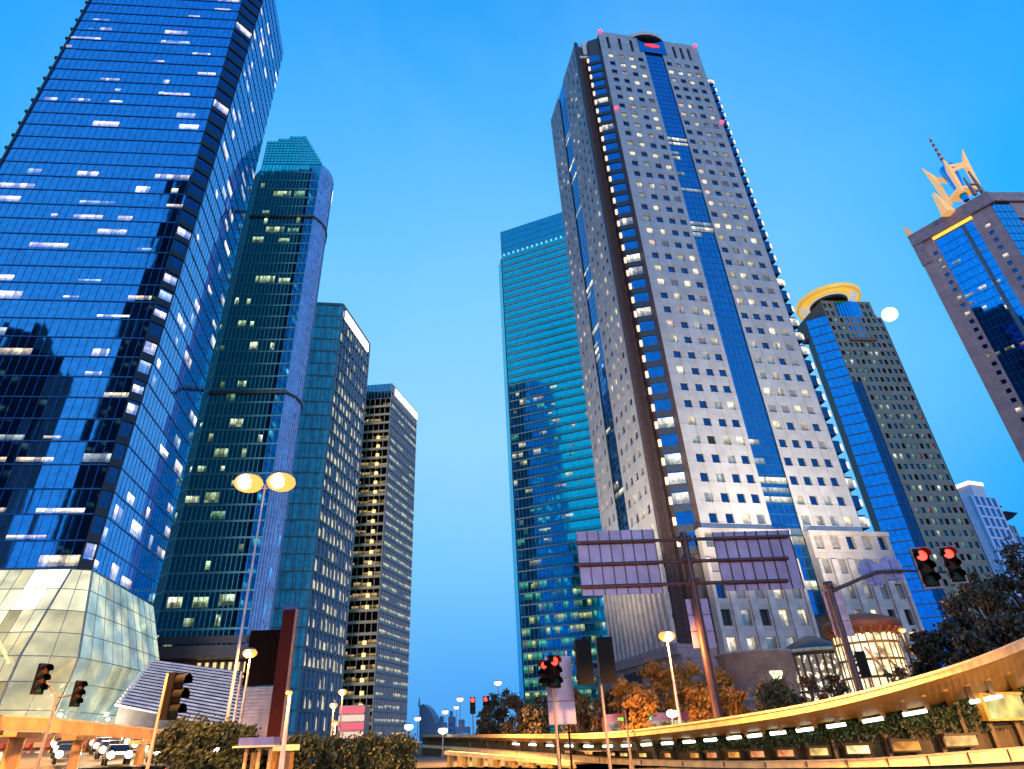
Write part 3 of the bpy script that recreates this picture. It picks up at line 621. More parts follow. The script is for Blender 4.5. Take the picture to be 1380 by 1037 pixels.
    T2 = thing('stone_rotunda', 'squat round stone rotunda with a lit lozenge window at the foot of the stone tower', 'rotunda', (c.x, c.y, 0))
    b = MB(); b.lathe((c.x, c.y, 0), [(r, 0), (r, zr-2.6), (r+.35, zr-2.5), (r+.35, zr-.3), (r+.6, zr-.25), (r+.6, zr), (.01, zr+.1)], 40); b.lathe((c.x, c.y, 0), [(r+.1, zr*.5), (r+.12, zr*.5+.25), (r, zr*.5+.3)], 40)
    b.build('drum_wall', mat('rotunda_stone', (.23, .2, .23), .7, scale=.8), T2)
    d = at(1047, 908, 88); b = MB(); a = math.atan2(-c.y, -c.x)+.45; q = V((c.x+math.cos(a)*(r+.14), c.y+math.sin(a)*(r+.14), d.z)); tx = V((-math.sin(a), math.cos(a), 0))
    b.poly([q-tx*.9, q+V((0, 0, -1.7)), q+tx*.9, q+V((0, 0, 1.7))]); b.build('lozenge_window', litglass('lit_loz', (.3, .3, .2), (1, .9, .55), 1.6, .3, .5, 2), T2)
stone_tower()

# ---- brown tower with golden crown
def crown_tower():
    Y = 170; P = at(1114, 426, Y); zt = P.z; Q = atz(1187, 428, zt); zc = at(1130, 402, Y).z
    T = thing('golden_crown_tower', 'brown tower with grid windows and a glowing golden ring crown, half behind the stone tower', 'skyscraper', (P.x, P.y, 0))
    f1 = Fr(P, Q); st = panelled('brown_stone', (.2, .19, .17), 3, 3.35, .7, .6, .08, .06); L = f1.L
    gl = glass('glass_brown_blue', (.02, .3, .75), .06); gd = glass('glass_brown_dark', (.03, .14, .2), .1); ln = glass('glass_navy', (.015, .08, .2), .08)
    lits = [litroom('lit_brown', (.05, .15, .15), (.45, .8, .5), .55, .35, .6, .8), litroom('lit_brown2', (.05, .15, .15), (.9, 1, .75), 1.1, .35, .55, .8), litroom('lit_brown3', (.2, .1, .1), (.8, .25, .15), .5, .35, .55, .8)]
    WM = [gd, M_black]+lits; wl = MB(); n = 10; p = L/n; fh = 3.35; nf = int(zt/fh); wins = []
    rows = [(zt-(j+1)*fh+.9, zt-(j+1)*fh+2.6) for j in range(nf-1)]
    for q in punched(f1, 0, zt, [(i*p+p*.2, i*p+p*.75) for i in range(n)], rows, .3, wl):
        r = random.random(); wins.append((*q, 0 if r < .5 else (1 if r < .72 else (2 if r < .9 else (3 if r < .985 else 4)))))
    # crown block above, set back a little
    f2 = Fr(f1(.6, 0, -1)[:2], f1(L-.8, 0, -1)[:2])
    for q in punched(f2, zt, zc, [(i*p+p*.2, i*p+p*.75) for i in (0, 1, 7, 8)], [(zt+1+k*fh, zt+2.8+k*fh) for k in range(int((zc-zt)/fh))], .3, wl): wins.append((*q, 0))
    wl.build('stone_wall', st, T); parts_of(T, wins, 'window', WM, 100)
    b = MB(); g = f2; u0, u1 = f2.L*.26, f2.L*.72
    for k in range(8): b.fbox(g, u0+(u1-u0)*k/8+.06, u0+(u1-u0)*(k+1)/8-.06, zt-9, zc-.6, -.1, .5+.5*math.sin(math.pi*(k+.5)/8))
    b.build('curved_glass', gl, T)
    b = MB(); b.fbox(g, u0-.5, u1+.5, zt-10.2, zt-9, -.1, 1.6); b.build('glass_sill', mat('sill_brown', (.2, .08, .05), .5), T)
    fl = Fr(f1(-5.5, 0, -3.5)[:2], f1(0, 0)[:2]); frr = Fr(f1(L, 0)[:2], f1(L+4.5, 0, -4.5)[:2])
    curtain(T, fl, 0, zt, fh, 1.6, gl, [bar_ := mat('navy_line', (.02, .05, .1), .5), bar_], None, hb=(.3, .1), vb=(.08, .08), tilt=.006)
    c = curtain(T, frr, 0, zt-.5, fh, 1.6, ln, [bar_, bar_], lambda u, z: 1 if random.random() < .06 else 0, hb=(.3, .1), vb=(.1, .1))
    curtain(T, Fr(f1(0, 0, .03)[:2], f1(3.2, 0, .03)[:2]), 0, zt-26, fh, 1.6, ln, [bar_, bar_], lambda u, z: 0, hb=(.25, .1), vb=(.1, .1))
    parts_of(T, c, 'lit_window', lits[:2]+[lits[0]], 40)
    b = MB(); b.prism([fl(.2, 0, -.5)[:2], f1(.3, 0, -.5)[:2], f1(L-.3, 0, -.5)[:2], frr(frr.L-.2, 0, -.5)[:2], frr(frr.L, 0, -22)[:2], fl(0, 0, -18)[:2]], 0, zt-.3); b.build('core', mat('brown_core', (.09, .08, .08), .7), T)
    b = MB(); b.prism([f2(0, 0, -.4)[:2], f2(f2.L, 0, -.4)[:2], f2(f2.L, 0, -16)[:2], f2(0, 0, -16)[:2]], zt-.3, zc-.2); b.prism([f2(f2.L, 0, -2)[:2], f2(f2.L+2.2, 0, -2)[:2], f2(f2.L+2.2, 0, -12)[:2], f2(f2.L, 0, -12)[:2]], zt-.2, zc-4); b.build('crown_block', mat('brown_top', (.17, .16, .16), .7), T)
    # golden ring
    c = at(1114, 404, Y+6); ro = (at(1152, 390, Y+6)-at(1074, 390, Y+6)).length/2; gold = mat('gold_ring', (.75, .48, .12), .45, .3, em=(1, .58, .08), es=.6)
    zr = at(1113, 382, Y+6-ro).z-c.z
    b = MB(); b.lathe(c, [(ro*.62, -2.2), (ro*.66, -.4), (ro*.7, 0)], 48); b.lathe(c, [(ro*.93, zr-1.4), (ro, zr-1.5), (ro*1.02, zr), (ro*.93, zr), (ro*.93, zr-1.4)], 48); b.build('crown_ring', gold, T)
    b = MB()
    for k in range(36):
        a = k*math.tau/36; d = V((math.cos(a), math.sin(a), 0)); b.tube([c+d*ro*.68, c+d*ro*.95+V((0, 0, zr-1))], .28, 4)
    b.build('crown_rib', gold, T)
    b = MB(); b.lathe(c, [(ro*.55, -3), (ro*.6, zr-1.5), (.01, zr-1.2)], 32); b.build('crown_drum', mat('crown_drum', (.1, .06, .03), .7), T)
crown_tower()

# ---- red granite tower at the right edge
def granite_tower():
    Y = 150; E_ = at(1326, 262, Y); zt = E_.z; Wp = atz(1225, 320, zt); R2 = atz(1392, 262, zt)
    T = thing('granite_tower', 'reddish granite tower with blue glass bay and gilded spire cut by the right edge', 'skyscraper', (E_.x, E_.y, 0))
    f1 = Fr(Wp, E_); f2 = Fr(E_, R2); st = panelled('red_granite', (.44, .25, .26), 2.4, 3.3, .7, .5, .1, .05); L = f1.L
    gl = glass('glass_granite', (.02, .34, .85), .04); dk = mat('granite_bar', (.01, .06, .15), .4); gw = glass('window_granite', (.02, .14, .35), .1)
    lm = [litroom('lit_granite', (.05, .1, .2), (1, .9, .65), 1.2, .35, .55, .8), litroom('lit_granite2', (.05, .1, .2), (.8, .9, .6), .7, .4, .6, .8), litroom('lit_granite3', (.05, .1, .2), (1, .5, .3), .6, .4, .6, .8)]
    wl = MB(); ws = []; rows = [(k*3.3+1, k*3.3+2.5) for k in range(int((zt-10)/3.3))]
    for (ua, ub, cs) in ((0, .26*L, (.20,)), (.74*L, L, (.86,))):
        for q in punched(f1, 0, zt, [(c*L-.7, c*L+.7) for c in cs], rows, .35, wl, 0, ua, ub): ws.append((*q, random.choice((0, 0, 0, 1, 2))))
    for q in punched(f2, 0, zt, [(.45*f2.L-.8+0, .45*f2.L+.8), (.75*f2.L, .75*f2.L+1.5)], rows, .35, wl, 0, .4*f2.L, f2.L): ws.append((*q, 0))
    wl.build('granite_wall', st, T); parts_of(T, ws, 'window', [gw]+lm, 90)
    bay = Fr(f1(.26*L, 0, -.1)[:2], f1(.74*L, 0, -.1)[:2])
    def lit(u, z):
        j = int(z*44+.5)
        return 2 if j in (40, 36, 30) and random.random() < .6 else (1 if random.random() < .05 and z < .85 else 0)
    c = curtain(T, bay, 0, zt-7, 3.3, 1.3, gl, [dk, dk], lit, hb=(.12, .1), vb=(.05, .05), litz=(.2, .6), kinds=(0, 1, 1, 0, 2))
    s2 = Fr(f2(0, 0)[:2], f2(.4*f2.L, 0)[:2]); curtain(T, s2, 0, zt-5, 3.3, 1.6, glass('glass_granite_light', (.03, .35, .75), .05), [dk, dk], None, hb=(.12, .1), vb=(.05, .05))
    parts_of(T, c, 'lit_window', lm, 60)
    b = MB(); b.fbox(bay, bay.L*.72, bay.L*.80, 0, zt-7, .0, .9); b.build('granite_pier', mat('granite_grey', (.1, .12, .16), .5), T)
    b = MB(); b.fbox(f1, -.2, L+1.2, zt-5, zt, -.8, .9); b.fbox(f2, 0, f2.L, zt-4, zt, -.8, .9); b.fbox(f1, -.2, .12*L, zt-14, zt-5, -.5, .5)
    b.build('crown_beam', mat('granite_beam', (.36, .21, .23), .5, scale=.8), T)
    b = MB(); b.fbox(f1, .25*L, .76*L, zt-6.6, zt-5.4, .15, .5); b.build('cornice_light', glow('cornice_yellow', (1, .62, .08), 1.3), T)
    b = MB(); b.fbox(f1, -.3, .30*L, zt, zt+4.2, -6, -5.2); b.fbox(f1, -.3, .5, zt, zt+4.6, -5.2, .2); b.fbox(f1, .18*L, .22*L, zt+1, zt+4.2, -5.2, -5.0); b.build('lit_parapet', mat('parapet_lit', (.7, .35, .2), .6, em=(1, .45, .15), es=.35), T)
    b = MB(); b.prism([f1(.3, 0, -.5)[:2], f1(L-.3, 0, -.5)[:2], f2(f2.L, 0, -.5)[:2], f2(f2.L, 0, -30)[:2], f1(.3, 0, -36)[:2]], 0, zt-.4); b.build('core', mat('granite_core', (.08, .05, .06), .7), T)
    # gilded crown: four leaning horns round a glass lantern, mast above
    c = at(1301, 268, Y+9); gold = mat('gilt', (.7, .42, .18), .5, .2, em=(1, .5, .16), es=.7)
    tp = at(1288, 215, Y+9); h = tp.z-c.z; b = MB(); s = 3.3
    for (dx, dy, hh) in ((-1, -1, .75), (1, -1, 1.0), (-1, 1, 1.05), (1, 1, .85)):
        q = c+V((dx*s, dy*s, 0)); n_ = V((-dx, -dy, 0))
        def sq(p, r): return [p+V((-r, -r, 0)), p+V((r, -r, 0)), p+V((r, r, 0)), p+V((-r, r, 0))]
        p0, p1, p2 = q, q+V((dx*.3, dy*.3, h*hh*.68)), q+V((dx*1.3, dy*1.3, h*hh)); b.hexa(sq(p0, .55)+sq(p1, .75)); b.hexa(sq(p1, .75)+sq(p2, .07))
        e0, e1 = p1, c+V((-dx*s, dy*s, h*.68)); b.hexa([e0+V((0, -.25, -1.1)), e1+V((0, -.25, -1.1)), e1+V((0, .25, -1.1)), e0+V((0, .25, -1.1)), e0+V((0, -.25, .5)), e1+V((0, -.25, -.3)), e1+V((0, .25, -.3)), e0+V((0, .25, .5))])
    for z in (.12,): b.box(c+V((0, 0, h*z)), (s, s, .5))
    q = c+V((-11, -2, -6)); b.hexa([q+V((-1.5, -1.5, -3)), q+V((1.5, -1.5, -3)), q+V((1.5, 1.5, -3)), q+V((-1.5, 1.5, -3)), q+V((-1.5, -.6, 7)), q+V((-.9, -.6, 6)), q+V((-.9, .6, 6)), q+V((-1.5, .6, 7))])
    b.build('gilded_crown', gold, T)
    b = MB(); b.prism([(c.x+s*.3*math.cos(k*math.tau/8), c.y+s*.3*math.sin(k*math.tau/8)) for k in range(8)], c.z-1, c.z+h*.78, top=[(c.x+s*.8*math.cos(k*math.tau/8), c.y+s*.8*math.sin(k*math.tau/8)) for k in range(8)]); b.build('crown_lantern', gl, T)
    b = MB(); b.tube([c+V((0, 0, h*.9)), V((c.x, c.y, 0))+V((0, 0, at(1262, 185, Y+9).z))], [.5, .2], 8)
    b.build('mast', mat('mast_white', (.7, .65, .7), .5), T)
    b = MB(); m0 = c.z+h*.9; m1 = at(1262, 185, Y+9).z
    for k in range(5): z = m0+(m1-m0)*(.1+.18*k); b.tube([V((c.x, c.y, z)), V((c.x, c.y, z+(m1-m0)*.08))], .58-.05*k, 8)
    b.build('mast_red_band', mat('mast_red', (.55, .06, .06), .5), T)
    b = MB(); q = V(f1(L, zt, -.3))
    for dx in (0, -3.0): b.hexa([q+V((dx-.5, -.5, 0)), q+V((dx+.5, -.5, 0)), q+V((dx+.5, .5, 0)), q+V((dx-.5, .5, 0)), q+V((dx-.2, .2, 12+dx)), q+V((dx+.1, .2, 12+dx)), q+V((dx+.1, .6, 12+dx)), q+V((dx-.2, .6, 12+dx))])
    b.box(q+V((-1.5, 0, 5)), (1.6, .3, .25)); b.box(q+V((-1.5, 0, 2)), (1.6, .3, .25)); b.build('roof_horn', mat('granite_beam', (0, 0, 0)), T)
granite_tower()

# ---- small towers far right, and what stands low on the skyline
def small_tower(name, label, px0, px1, ytop, Y, col, cat='office tower'):
    a = at(px0, ytop, Y); b_ = atz(px1, ytop+4, a.z); T = thing(name, label, cat, (a.x, a.y, 0)); f = Fr(a, b_)
    bar = mat(name+'_bar', col, .6); c = curtain(T, f, 0, a.z, 6, f.L/4, glass('glass_far', (.04, .22, .5), .1), [bar, bar], None, hb=(1.2, .3), vb=(f.L/14, .5))
    m = MB(); m.prism([f(0, 0, -.2)[:2], f(f.L, 0, -.2)[:2], f(f.L, 0, -f.L)[:2], f(0, 0, -f.L)[:2]], 0, a.z-.2); m.build('core', bar, T)
    return T, f, a.z
T, f, z = small_tower('white_blue_tower', 'slim white and blue tower with lit cap, far off above the dark trees at right', 1309, 1340, 668, 330, (.5, .55, .75))
m = MB(); m.fbox(f, f.L*.35, f.L*.9, z-.2, z+8, -f.L*.6, -2); m.build('top_block', mat('top_block', (.5, .5, .6), .6), T)
m = MB(); m.fbox(f, f.L*.3, f.L*.95, z+8, z+10, -f.L*.6, -1.6); m.build('cap_light', glow('cap_light', (1, .75, .6), 1.5), T)
T, f, z = small_tower('tiered_tower', 'grey tiered tower with flared roof, far right above the trees', 1346, 1366, 705, 380, (.3, .33, .4))
m = MB(); c = f(f.L/2, z, -f.L/2)
m.lathe(c, [(f.L*.5, 0), (f.L*.5, 3), (f.L*.95, 6), (f.L*.3, 7), (f.L*.3, 10), (f.L*.6, 12), (.01, 15)], 8, sm=False); m.build('flared_roof', mat('flared_roof', (.06, .07, .1), .6), T)
small_tower('blue_block', 'low blue office block at the far right edge above trees', 1366, 1392, 722, 360, (.2, .3, .45), 'office block')
def sail():
    a = at(564, 1000, 620); T = thing('sail_building', 'distant dark sail shaped building with needle in the gap of open sky', 'building', (a.x, a.y, 0))
    pts = [(565, 1000), (565, 952), (570, 949), (577, 955), (583, 964), (587, 975), (589, 1000)]; m = MB()
    F_ = [at(x, y, 620) for x, y in pts]; B_ = [p+V((3, 26, 0)) for p in F_]; n = len(pts)
    m.mesh(F_+B_, [tuple(range(n)), tuple(reversed(range(n, 2*n)))]+[(i, i+n, (i+1) % n+n, (i+1) % n) for i in range(n)])
    m.build('sail_body', mat('sail_body', (.1, .12, .2), .5), T)
    m = MB(); p = at(565, 953, 622); m.tube([p, at(565, 940, 622)], [1.2, .3], 6); m.build('needle', M_steel, T)
sail()
for i, (x0, x1, y0, Y, l) in enumerate(((590, 600, 974, 500, 'hazy low office block beside the distant sail building'), (604, 612, 966, 560, 'thin hazy block in the sky gap, right of the sail building'), (614, 632, 980, 430, 'squat hazy block low in the sky gap by the avenue lamps'), (645, 662, 974, 380, 'hazy block behind the distant red signals'))):
    a = at(x0, y0, Y); q = at(x1, y0, Y); T = thing('distant_block', l, 'building', (a.x, Y, 0)); f = Fr(a, q)
    m = MB(); m.fbox(f, 0, f.L, 0, a.z, -20, 0); m.fbox(f, f.L*.2, f.L*.6, a.z, a.z+4, -14, -3); m.build('wall', mat('far_wall', (.12, .15, .25), .8, scale=.1), T)
    m = MB()
    for k in range(int(a.z/4)): m.fbox(f, .5, f.L-.5, k*4+1.2, k*4+2.6, -.1, .06)
    m.build('window_band', glass('glass_far', (0, 0, 0)), T)

# ---- louvred mall roof between the lobby and the lamp post
def mall():
    T = thing('louvred_mall', 'low pale mall with stepped louvred slope below the dark teal tower', 'building', (-50, 118, 0))
    a, b_, c, d = at(158, 952, 98), at(206, 889, 112), at(319, 904, 112), at(334, 986, 98); n = 17; m = MB(); lou = mat('louvre_white', (.5, .47, .54), .6, scale=.6); gapm = mat('louvre_gap', (.06, .06, .09), .7)
    for k in range(n):
        p0, p1 = a.lerp(b_, k/n), d.lerp(c, k/n); h = V((0, 0, (b_.z-a.z)/n*.6)); o = V((0, -.7, 0)); i_ = V((0, .9, 0))
        m.hexa([p0+o, p1+o, p1+i_, p0+i_, p0+o+h, p1+o+h, p1+i_+h, p0+i_+h])
    m.build('louvre', lou, T)
    m = MB(); lo = V((0, .5, 0)); m.poly([a+lo, d+lo, c+lo, b_+lo]); g = lambda p: V((p.x, p.y, 0))
    m.poly([g(a), g(d), d+lo, a+lo]); m.poly([g(d), g(c), c+lo, d+lo]); m.poly([g(b_), g(a), a+lo, b_+lo]); m.poly([b_+lo, c+lo, c+lo+V((0, 14, 0)), b_+lo+V((0, 14, 0))]); m.build('mall_body', gapm, T)
mall()

# ---- glass halls at the foot of the stone tower
def halls():
    c = at(1112, 940, 90); zt = at(1112, 877, 86).z; r = 4.3; T = thing('dark_glass_hall', 'round glass hall with dark conical roof and pale rim between rotunda and bright drum', 'hall', (c.x, c.y, 0))
    m = MB(); m.lathe((c.x, c.y, zt), [(r*1.02, -.4), (r*1.1, 0), (r*1.08, .3), (r*.2, 2.2), (.01, 2.3)], 32); m.build('roof', mat('hall_roof', (.05, .07, .09), .4, .3), T)
    m = MB(); m.lathe((c.x, c.y, zt), [(r*1.1, .02), (r*1.14, .2), (r*1.1, .42)], 32); m.build('roof_rim', mat('hall_rim', (.5, .5, .4), .5), T)
    m = MB(); m.lathe((c.x, c.y, 0), [(r, 0), (r, zt-.3)], 32, sm=False); m.build('glass_wall', litglass('lit_hall', (.05, .04, .05), (1, .8, .58), 1.6, .53, .62, 1.9), T)
    m = MB()
    for k in range(32):
        a = k*math.tau/32; m.tube([(c.x+math.cos(a)*r*1.03, c.y+math.sin(a)*r*1.03, 0), (c.x+math.cos(a)*r*1.03, c.y+math.sin(a)*r*1.03, zt)], .16, 4)
    for z in (2.2, 4.4, 6.4): m.lathe((c.x, c.y, z), [(r*1.0, -.15), (r*1.05, 0), (r*1.0, .15)], 32)
    m.build('mullion_grid', mat('hall_mullion', (.07, .05, .06), .5), T)
    c = at(1190, 940, 78); zt = at(1190, 838, 73).z; r = (at(1232, 880, 76)-at(1150, 880, 76)).length/2*.98
    T = thing('lit_glass_drum', 'brightly lit glass drum with a brown overhanging brim in front of the stone tower', 'hall', (c.x, c.y, 0))
    m = MB(); m.lathe((c.x, c.y, 0), [(r, 0), (r, zt-.5)], 28, sm=False); m.build('glass_wall', litglass('lit_drum', (.3, .25, .15), (1, .83, .42), 2.0, .36, .6, .55, (1, .9, .6), 1.6), T)
    m = MB()
    for k in range(28):
        a = k*math.tau/28; m.tube([(c.x+math.cos(a)*r*1.02, c.y+math.sin(a)*r*1.02, 0), (c.x+math.cos(a)*r*1.02, c.y+math.sin(a)*r*1.02, zt)], .09, 4)
    for k in range(1, 7): m.lathe((c.x, c.y, zt*k/7), [(r, -.14), (r*1.04, 0), (r, .14)], 36)
    m.build('mullion_grid', mat('drum_mullion', (.25, .16, .07), .5), T)
    m = MB(); m.lathe((c.x, c.y, zt), [(r*.98, -.9), (r*1.22, -.2), (r*1.26, .3), (r*1.2, .7), (r*.5, 1.5), (.01, 1.6)], 40); m.build('brim', mat('brim_brown', (.14, .05, .03), .6), T)
    m = MB()
    for k in range(24):
        a = k*math.tau/24; d = V((math.cos(a), math.sin(a), 0)); q = V((c.x, c.y, zt)); m.tube([q+d*r*.98+V((0, 0, -.9)), q+d*r*1.23+V((0, 0, -.25))], .2, 4)
    m.build('brim_bracket', mat('bracket_brown', (.25, .1, .06), .6), T)
    c0 = c
    m = MB(); h = zt*.8; q = V((c.x+r*.2, c.y-r-1.2, 0))
    for dx in (0, 1.5): m.tube([q+V((dx-3.5, 0, h)), q+V((dx+2, -.5, 0))], .14, 6)
    m.build('raking_strut', mat('strut_tan', (.5, .36, .2), .5), T)
halls()
# moon
mp = at(1199, 424, 5200); m = MB(); m.ball(mp, 74, 0, 24)
tag(m.build('moon', glow('moon_glow', (1, .98, .92), 3)), 'bright white full moon rising beside the golden crown tower', 'moon')

# ================================================================== STREET LEVEL
def lerp_tab(tab, x):
    for (a, *p), (b, *q) in zip(tab, tab[1:]):
        if a <= x <= b:
            s = (x-a)/(b-a); return [i+(j-i)*s for i, j in zip(p, q)]
    return list(tab[-1][1:] if x > tab[-1][0] else tab[0][1:])
# plan of the curved footbridge on the right: (sight line, distance, deck edge height, soffit height, ledge heights)
TAB = []
for (x, D, yt, yb, ys, kt, kb) in ((560, 150, 990.5, 993.5, 996, 1003, 1007), (640, 112, 990, 994, 998, 1008, 1013), (700, 90, 990, 995, 1001, 1012.5, 1022), (780, 72, 989, 996, 1003, 1018, 1028), (820, 65, 988, 996, 1003, 1022, 1031), (900, 57, 978, 988, 998, 1025, 1034),
        (960, 52, 970, 981, 993, 1026, 1036), (1040, 48, 958, 970, 984.5, 1026, 1036), (1120, 46, 944, 956, 975, 1024, 1035), (1200, 44, 926, 938, 963, 1020.5, 1034), (1290, 43, 904, 915, 948, 1013, 1031), (1380, 45, 878, 891, 932, 1006, 1026), (1470, 48, 846, 860, 910, 998, 1020)):
    q = at(x, 990, D); q.z = 0; f = q*((D-5.5)/D)
    d1, d2 = D-5.5, D
    TAB.append((x, q.x, q.y, f.x, f.y, at(x, yt, d1).z, at(x, yb, d1).z, at(x, ys, d2).z, at(x, kt, d2-.7).z, max(.05, at(x, kb, d2-.7).z)))
def catm(x):
    return lerp_tab(TAB, x)
XS = [560+10*k for k in range(92)]
def smooth_tab():
    out = []
    for x in XS:
        acc = [0]*9; wsum = 0
        for dx in (-40, -20, 0, 20, 40):
            xx = min(1470, max(560, x+dx)); wt = 1
            r = catm(xx); acc = [a+b*wt for a, b in zip(acc, r)]; wsum += wt
        out.append([a/wsum for a in acc])
    return out
ST = smooth_tab()
def sec(x):
    s = (x-560)/10; i = int(min(len(ST)-2, max(0, math.floor(s)))); s -= i
    return [a+(b-a)*s for a, b in zip(ST[i], ST[i+1])]
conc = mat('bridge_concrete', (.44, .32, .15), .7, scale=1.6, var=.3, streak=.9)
def right_bridge():
    r0 = sec(1040); T = thing('curved_footbridge', 'curved concrete footbridge sweeping up to the right edge, strip lights under its deck', 'footbridge', (r0[0], r0[1], 0))
    fas = MB(); cap = MB(); sof = MB(); dk = MB()
    for a, b in zip(XS, XS[1:]):
        p, q = sec(a), sec(b)
        fas.poly([(p[2], p[3], p[5]), (q[2], q[3], q[5]), (q[2], q[3], q[4]-.12), (p[2], p[3], p[4]-.12)])
        n = V((p[3]-q[3], q[2]-p[2], 0)).normalized()*-.0
        o = V((p[2], p[3], 0)).normalized()*.12
        cap.hexa([V((p[2], p[3], p[4]-.12))-o, V((q[2], q[3], q[4]-.12))-o, V((q[2], q[3], q[4]-.12))+o*4, V((p[2], p[3], p[4]-.12))+o*4, V((p[2], p[3], p[4]))-o, V((q[2], q[3], q[4]))-o, V((q[2], q[3], q[4]))+o*4, V((p[2], p[3], p[4]))+o*4])
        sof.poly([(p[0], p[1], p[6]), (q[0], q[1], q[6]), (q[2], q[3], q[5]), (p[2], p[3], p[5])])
        o2 = V((p[0], p[1], 0)).normalized()*5
        dk.poly([(p[2], p[3], p[5]+.4), (q[2], q[3], q[5]+.4), V((q[0], q[1], q[5]+.4))+o2, V((p[0], p[1], p[5]+.4))+o2])
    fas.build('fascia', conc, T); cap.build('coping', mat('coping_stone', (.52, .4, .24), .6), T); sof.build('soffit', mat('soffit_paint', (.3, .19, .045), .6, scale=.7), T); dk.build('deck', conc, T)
    rb = MB()
    for x in range(570, 1470, 1):
        pass
    x = 575.0
    while x < 1465:
        p = sec(x); a = V((p[0], p[1], p[6]-.12)); b = V((p[2], p[3], p[5]-.05)); b = a.lerp(b, .55); t_ = V((-(b-a).y, (b-a).x, 0)).normalized()*.14
        m = MB(); m.hexa([a-t_-V((0, 0, .16)), a+t_-V((0, 0, .16)), b+t_, b-t_, a-t_+V((0, 0, .3)), a+t_+V((0, 0, .3)), b+t_+V((0, 0, .3)), b-t_+V((0, 0, .3))]); m.build('soffit_rib', MATS['soffit_paint'], T)
        x += 16 if x < 800 else (24 if x < 1100 else 32)
    tube = glow('strip_tube', (1, .93, .8), 4, True)
    for (x, wd) in ((700, 8), (722, 8), (745, 9), (770, 9), (795, 10), (820, 11), (845, 11), (872, 12), (900, 13), (929, 14), (958, 15), (990, 17), (1018, 18), (1050, 20), (1087, 23), (1131, 26), (1183, 29), (1243, 33), (1346, 44), (1440, 50)):
        p, q = sec(x-wd/2), sec(x+wd/2); m = MB(); a, b = V((p[0], p[1], p[6]-.2)), V((q[0], q[1], q[6]-.2)); o = V((p[0], p[1], 0)).normalized()*-.8
        m.tube([a+o, b+o], .12, 6); m.build('strip_light', tube, T)
    # planted wall under the deck
    r0 = sec(1150); P = thing('planted_wall', 'dark ivy covered retaining wall under the curved footbridge deck', 'wall', (r0[0], r0[1], 0))
    wl = MB(); pi = MB()
    for a, b in zip(XS, XS[1:]):
        p, q = sec(a), sec(b); o = V((p[0], p[1], 0)).normalized()*.3
        wl.poly([V((p[0], p[1], 0))+o, V((q[0], q[1], 0))+o, V((q[0], q[1], q[6]+.3))+o, V((p[0], p[1], p[6]+.3))+o])
    wl.build('wall_face', mat('wall_brown', (.07, .05, .02), .8, scale=3, bump=.3), P)
    x = 640
    while x < 1440:
        p = sec(x); m = MB(); m.box((p[0], p[1], (p[6]+p[7])/2), (.13, .2, max(.2, (p[6]-p[7])/2))); m.build('pilaster', mat('wall_post', (.12, .08, .03), .7), P); x += 22 if x < 900 else 36
    iv = MB(); rr = random.Random(3)
    for k in range(9000):
        x = rr.uniform(880, 1465); p = sec(x); hz = p[6]-p[7]
        z = p[6]-hz*min(.62, abs(rr.gauss(0, .26)))-.05; o = V((p[0], p[1], 0)).normalized()*-rr.uniform(.0, .45); c = V((p[0], p[1], z))+o; s = rr.uniform(.07, .16)
        a = V((rr.gauss(0, 1), rr.gauss(0, 1), rr.gauss(0, 1))).normalized(); bb = a.orthogonal().normalized(); cc = a.cross(bb)
        iv.poly([c-bb*s, c+cc*s*.6, c+bb*s, c-cc*s*.6])
    o = iv.build('ivy', mat('ivy_leaf', (.03, .06, .02), .6, var=.6, scale=6), P); o['kind'] = 'stuff'
    # low ledge
    Kx = sec(1180); K = thing('road_barrier', 'long low pale concrete barrier running along the foot of the planted wall', 'barrier', (Kx[0], Kx[1], 0)); m = MB(); cp = MB()
    for a, b in zip(XS, XS[1:]):
        p, q = sec(a), sec(b); i, j = V((p[0], p[1], 0)), V((q[0], q[1], 0)); n1, n2 = i.normalized()*-.7, j.normalized()*-.7; n3, n4 = i.normalized()*-.3, j.normalized()*-.3
        up = lambda v, z: V((v.x, v.y, z))
        m.hexa([up(i+n1, p[8]), up(j+n2, q[8]), up(j+n4, q[8]), up(i+n3, p[8]), up(i+n1, p[7]-.1), up(j+n2, q[7]-.1), up(j+n4, q[7]-.1), up(i+n3, p[7]-.1)])
        cp.hexa([up(i+n1*1.1, p[7]-.1), up(j+n2*1.1, q[7]-.1), up(j+n4*.7, q[7]-.1), up(i+n3*.7, p[7]-.1), up(i+n1*1.1, p[7]), up(j+n2*1.1, q[7]), up(j+n4*.7, q[7]), up(i+n3*.7, p[7])])
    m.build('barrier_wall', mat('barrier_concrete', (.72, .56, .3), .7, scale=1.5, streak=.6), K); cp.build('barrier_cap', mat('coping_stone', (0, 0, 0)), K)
    for k in range(14):
        x = 700+k*54; p = sec(x); m = MB(); q = V((p[0], p[1], 0)); q = q-q.normalized()*.75; m.box((q.x, q.y, (p[7]+p[8])/2), (.03, .05, max(.1, (p[7]-p[8])/2-.05)), rz=math.atan2(q.y, q.x)); m.build('expansion_joint', mat('joint_brown', (.08, .05, .03), .8), K)
right_bridge()
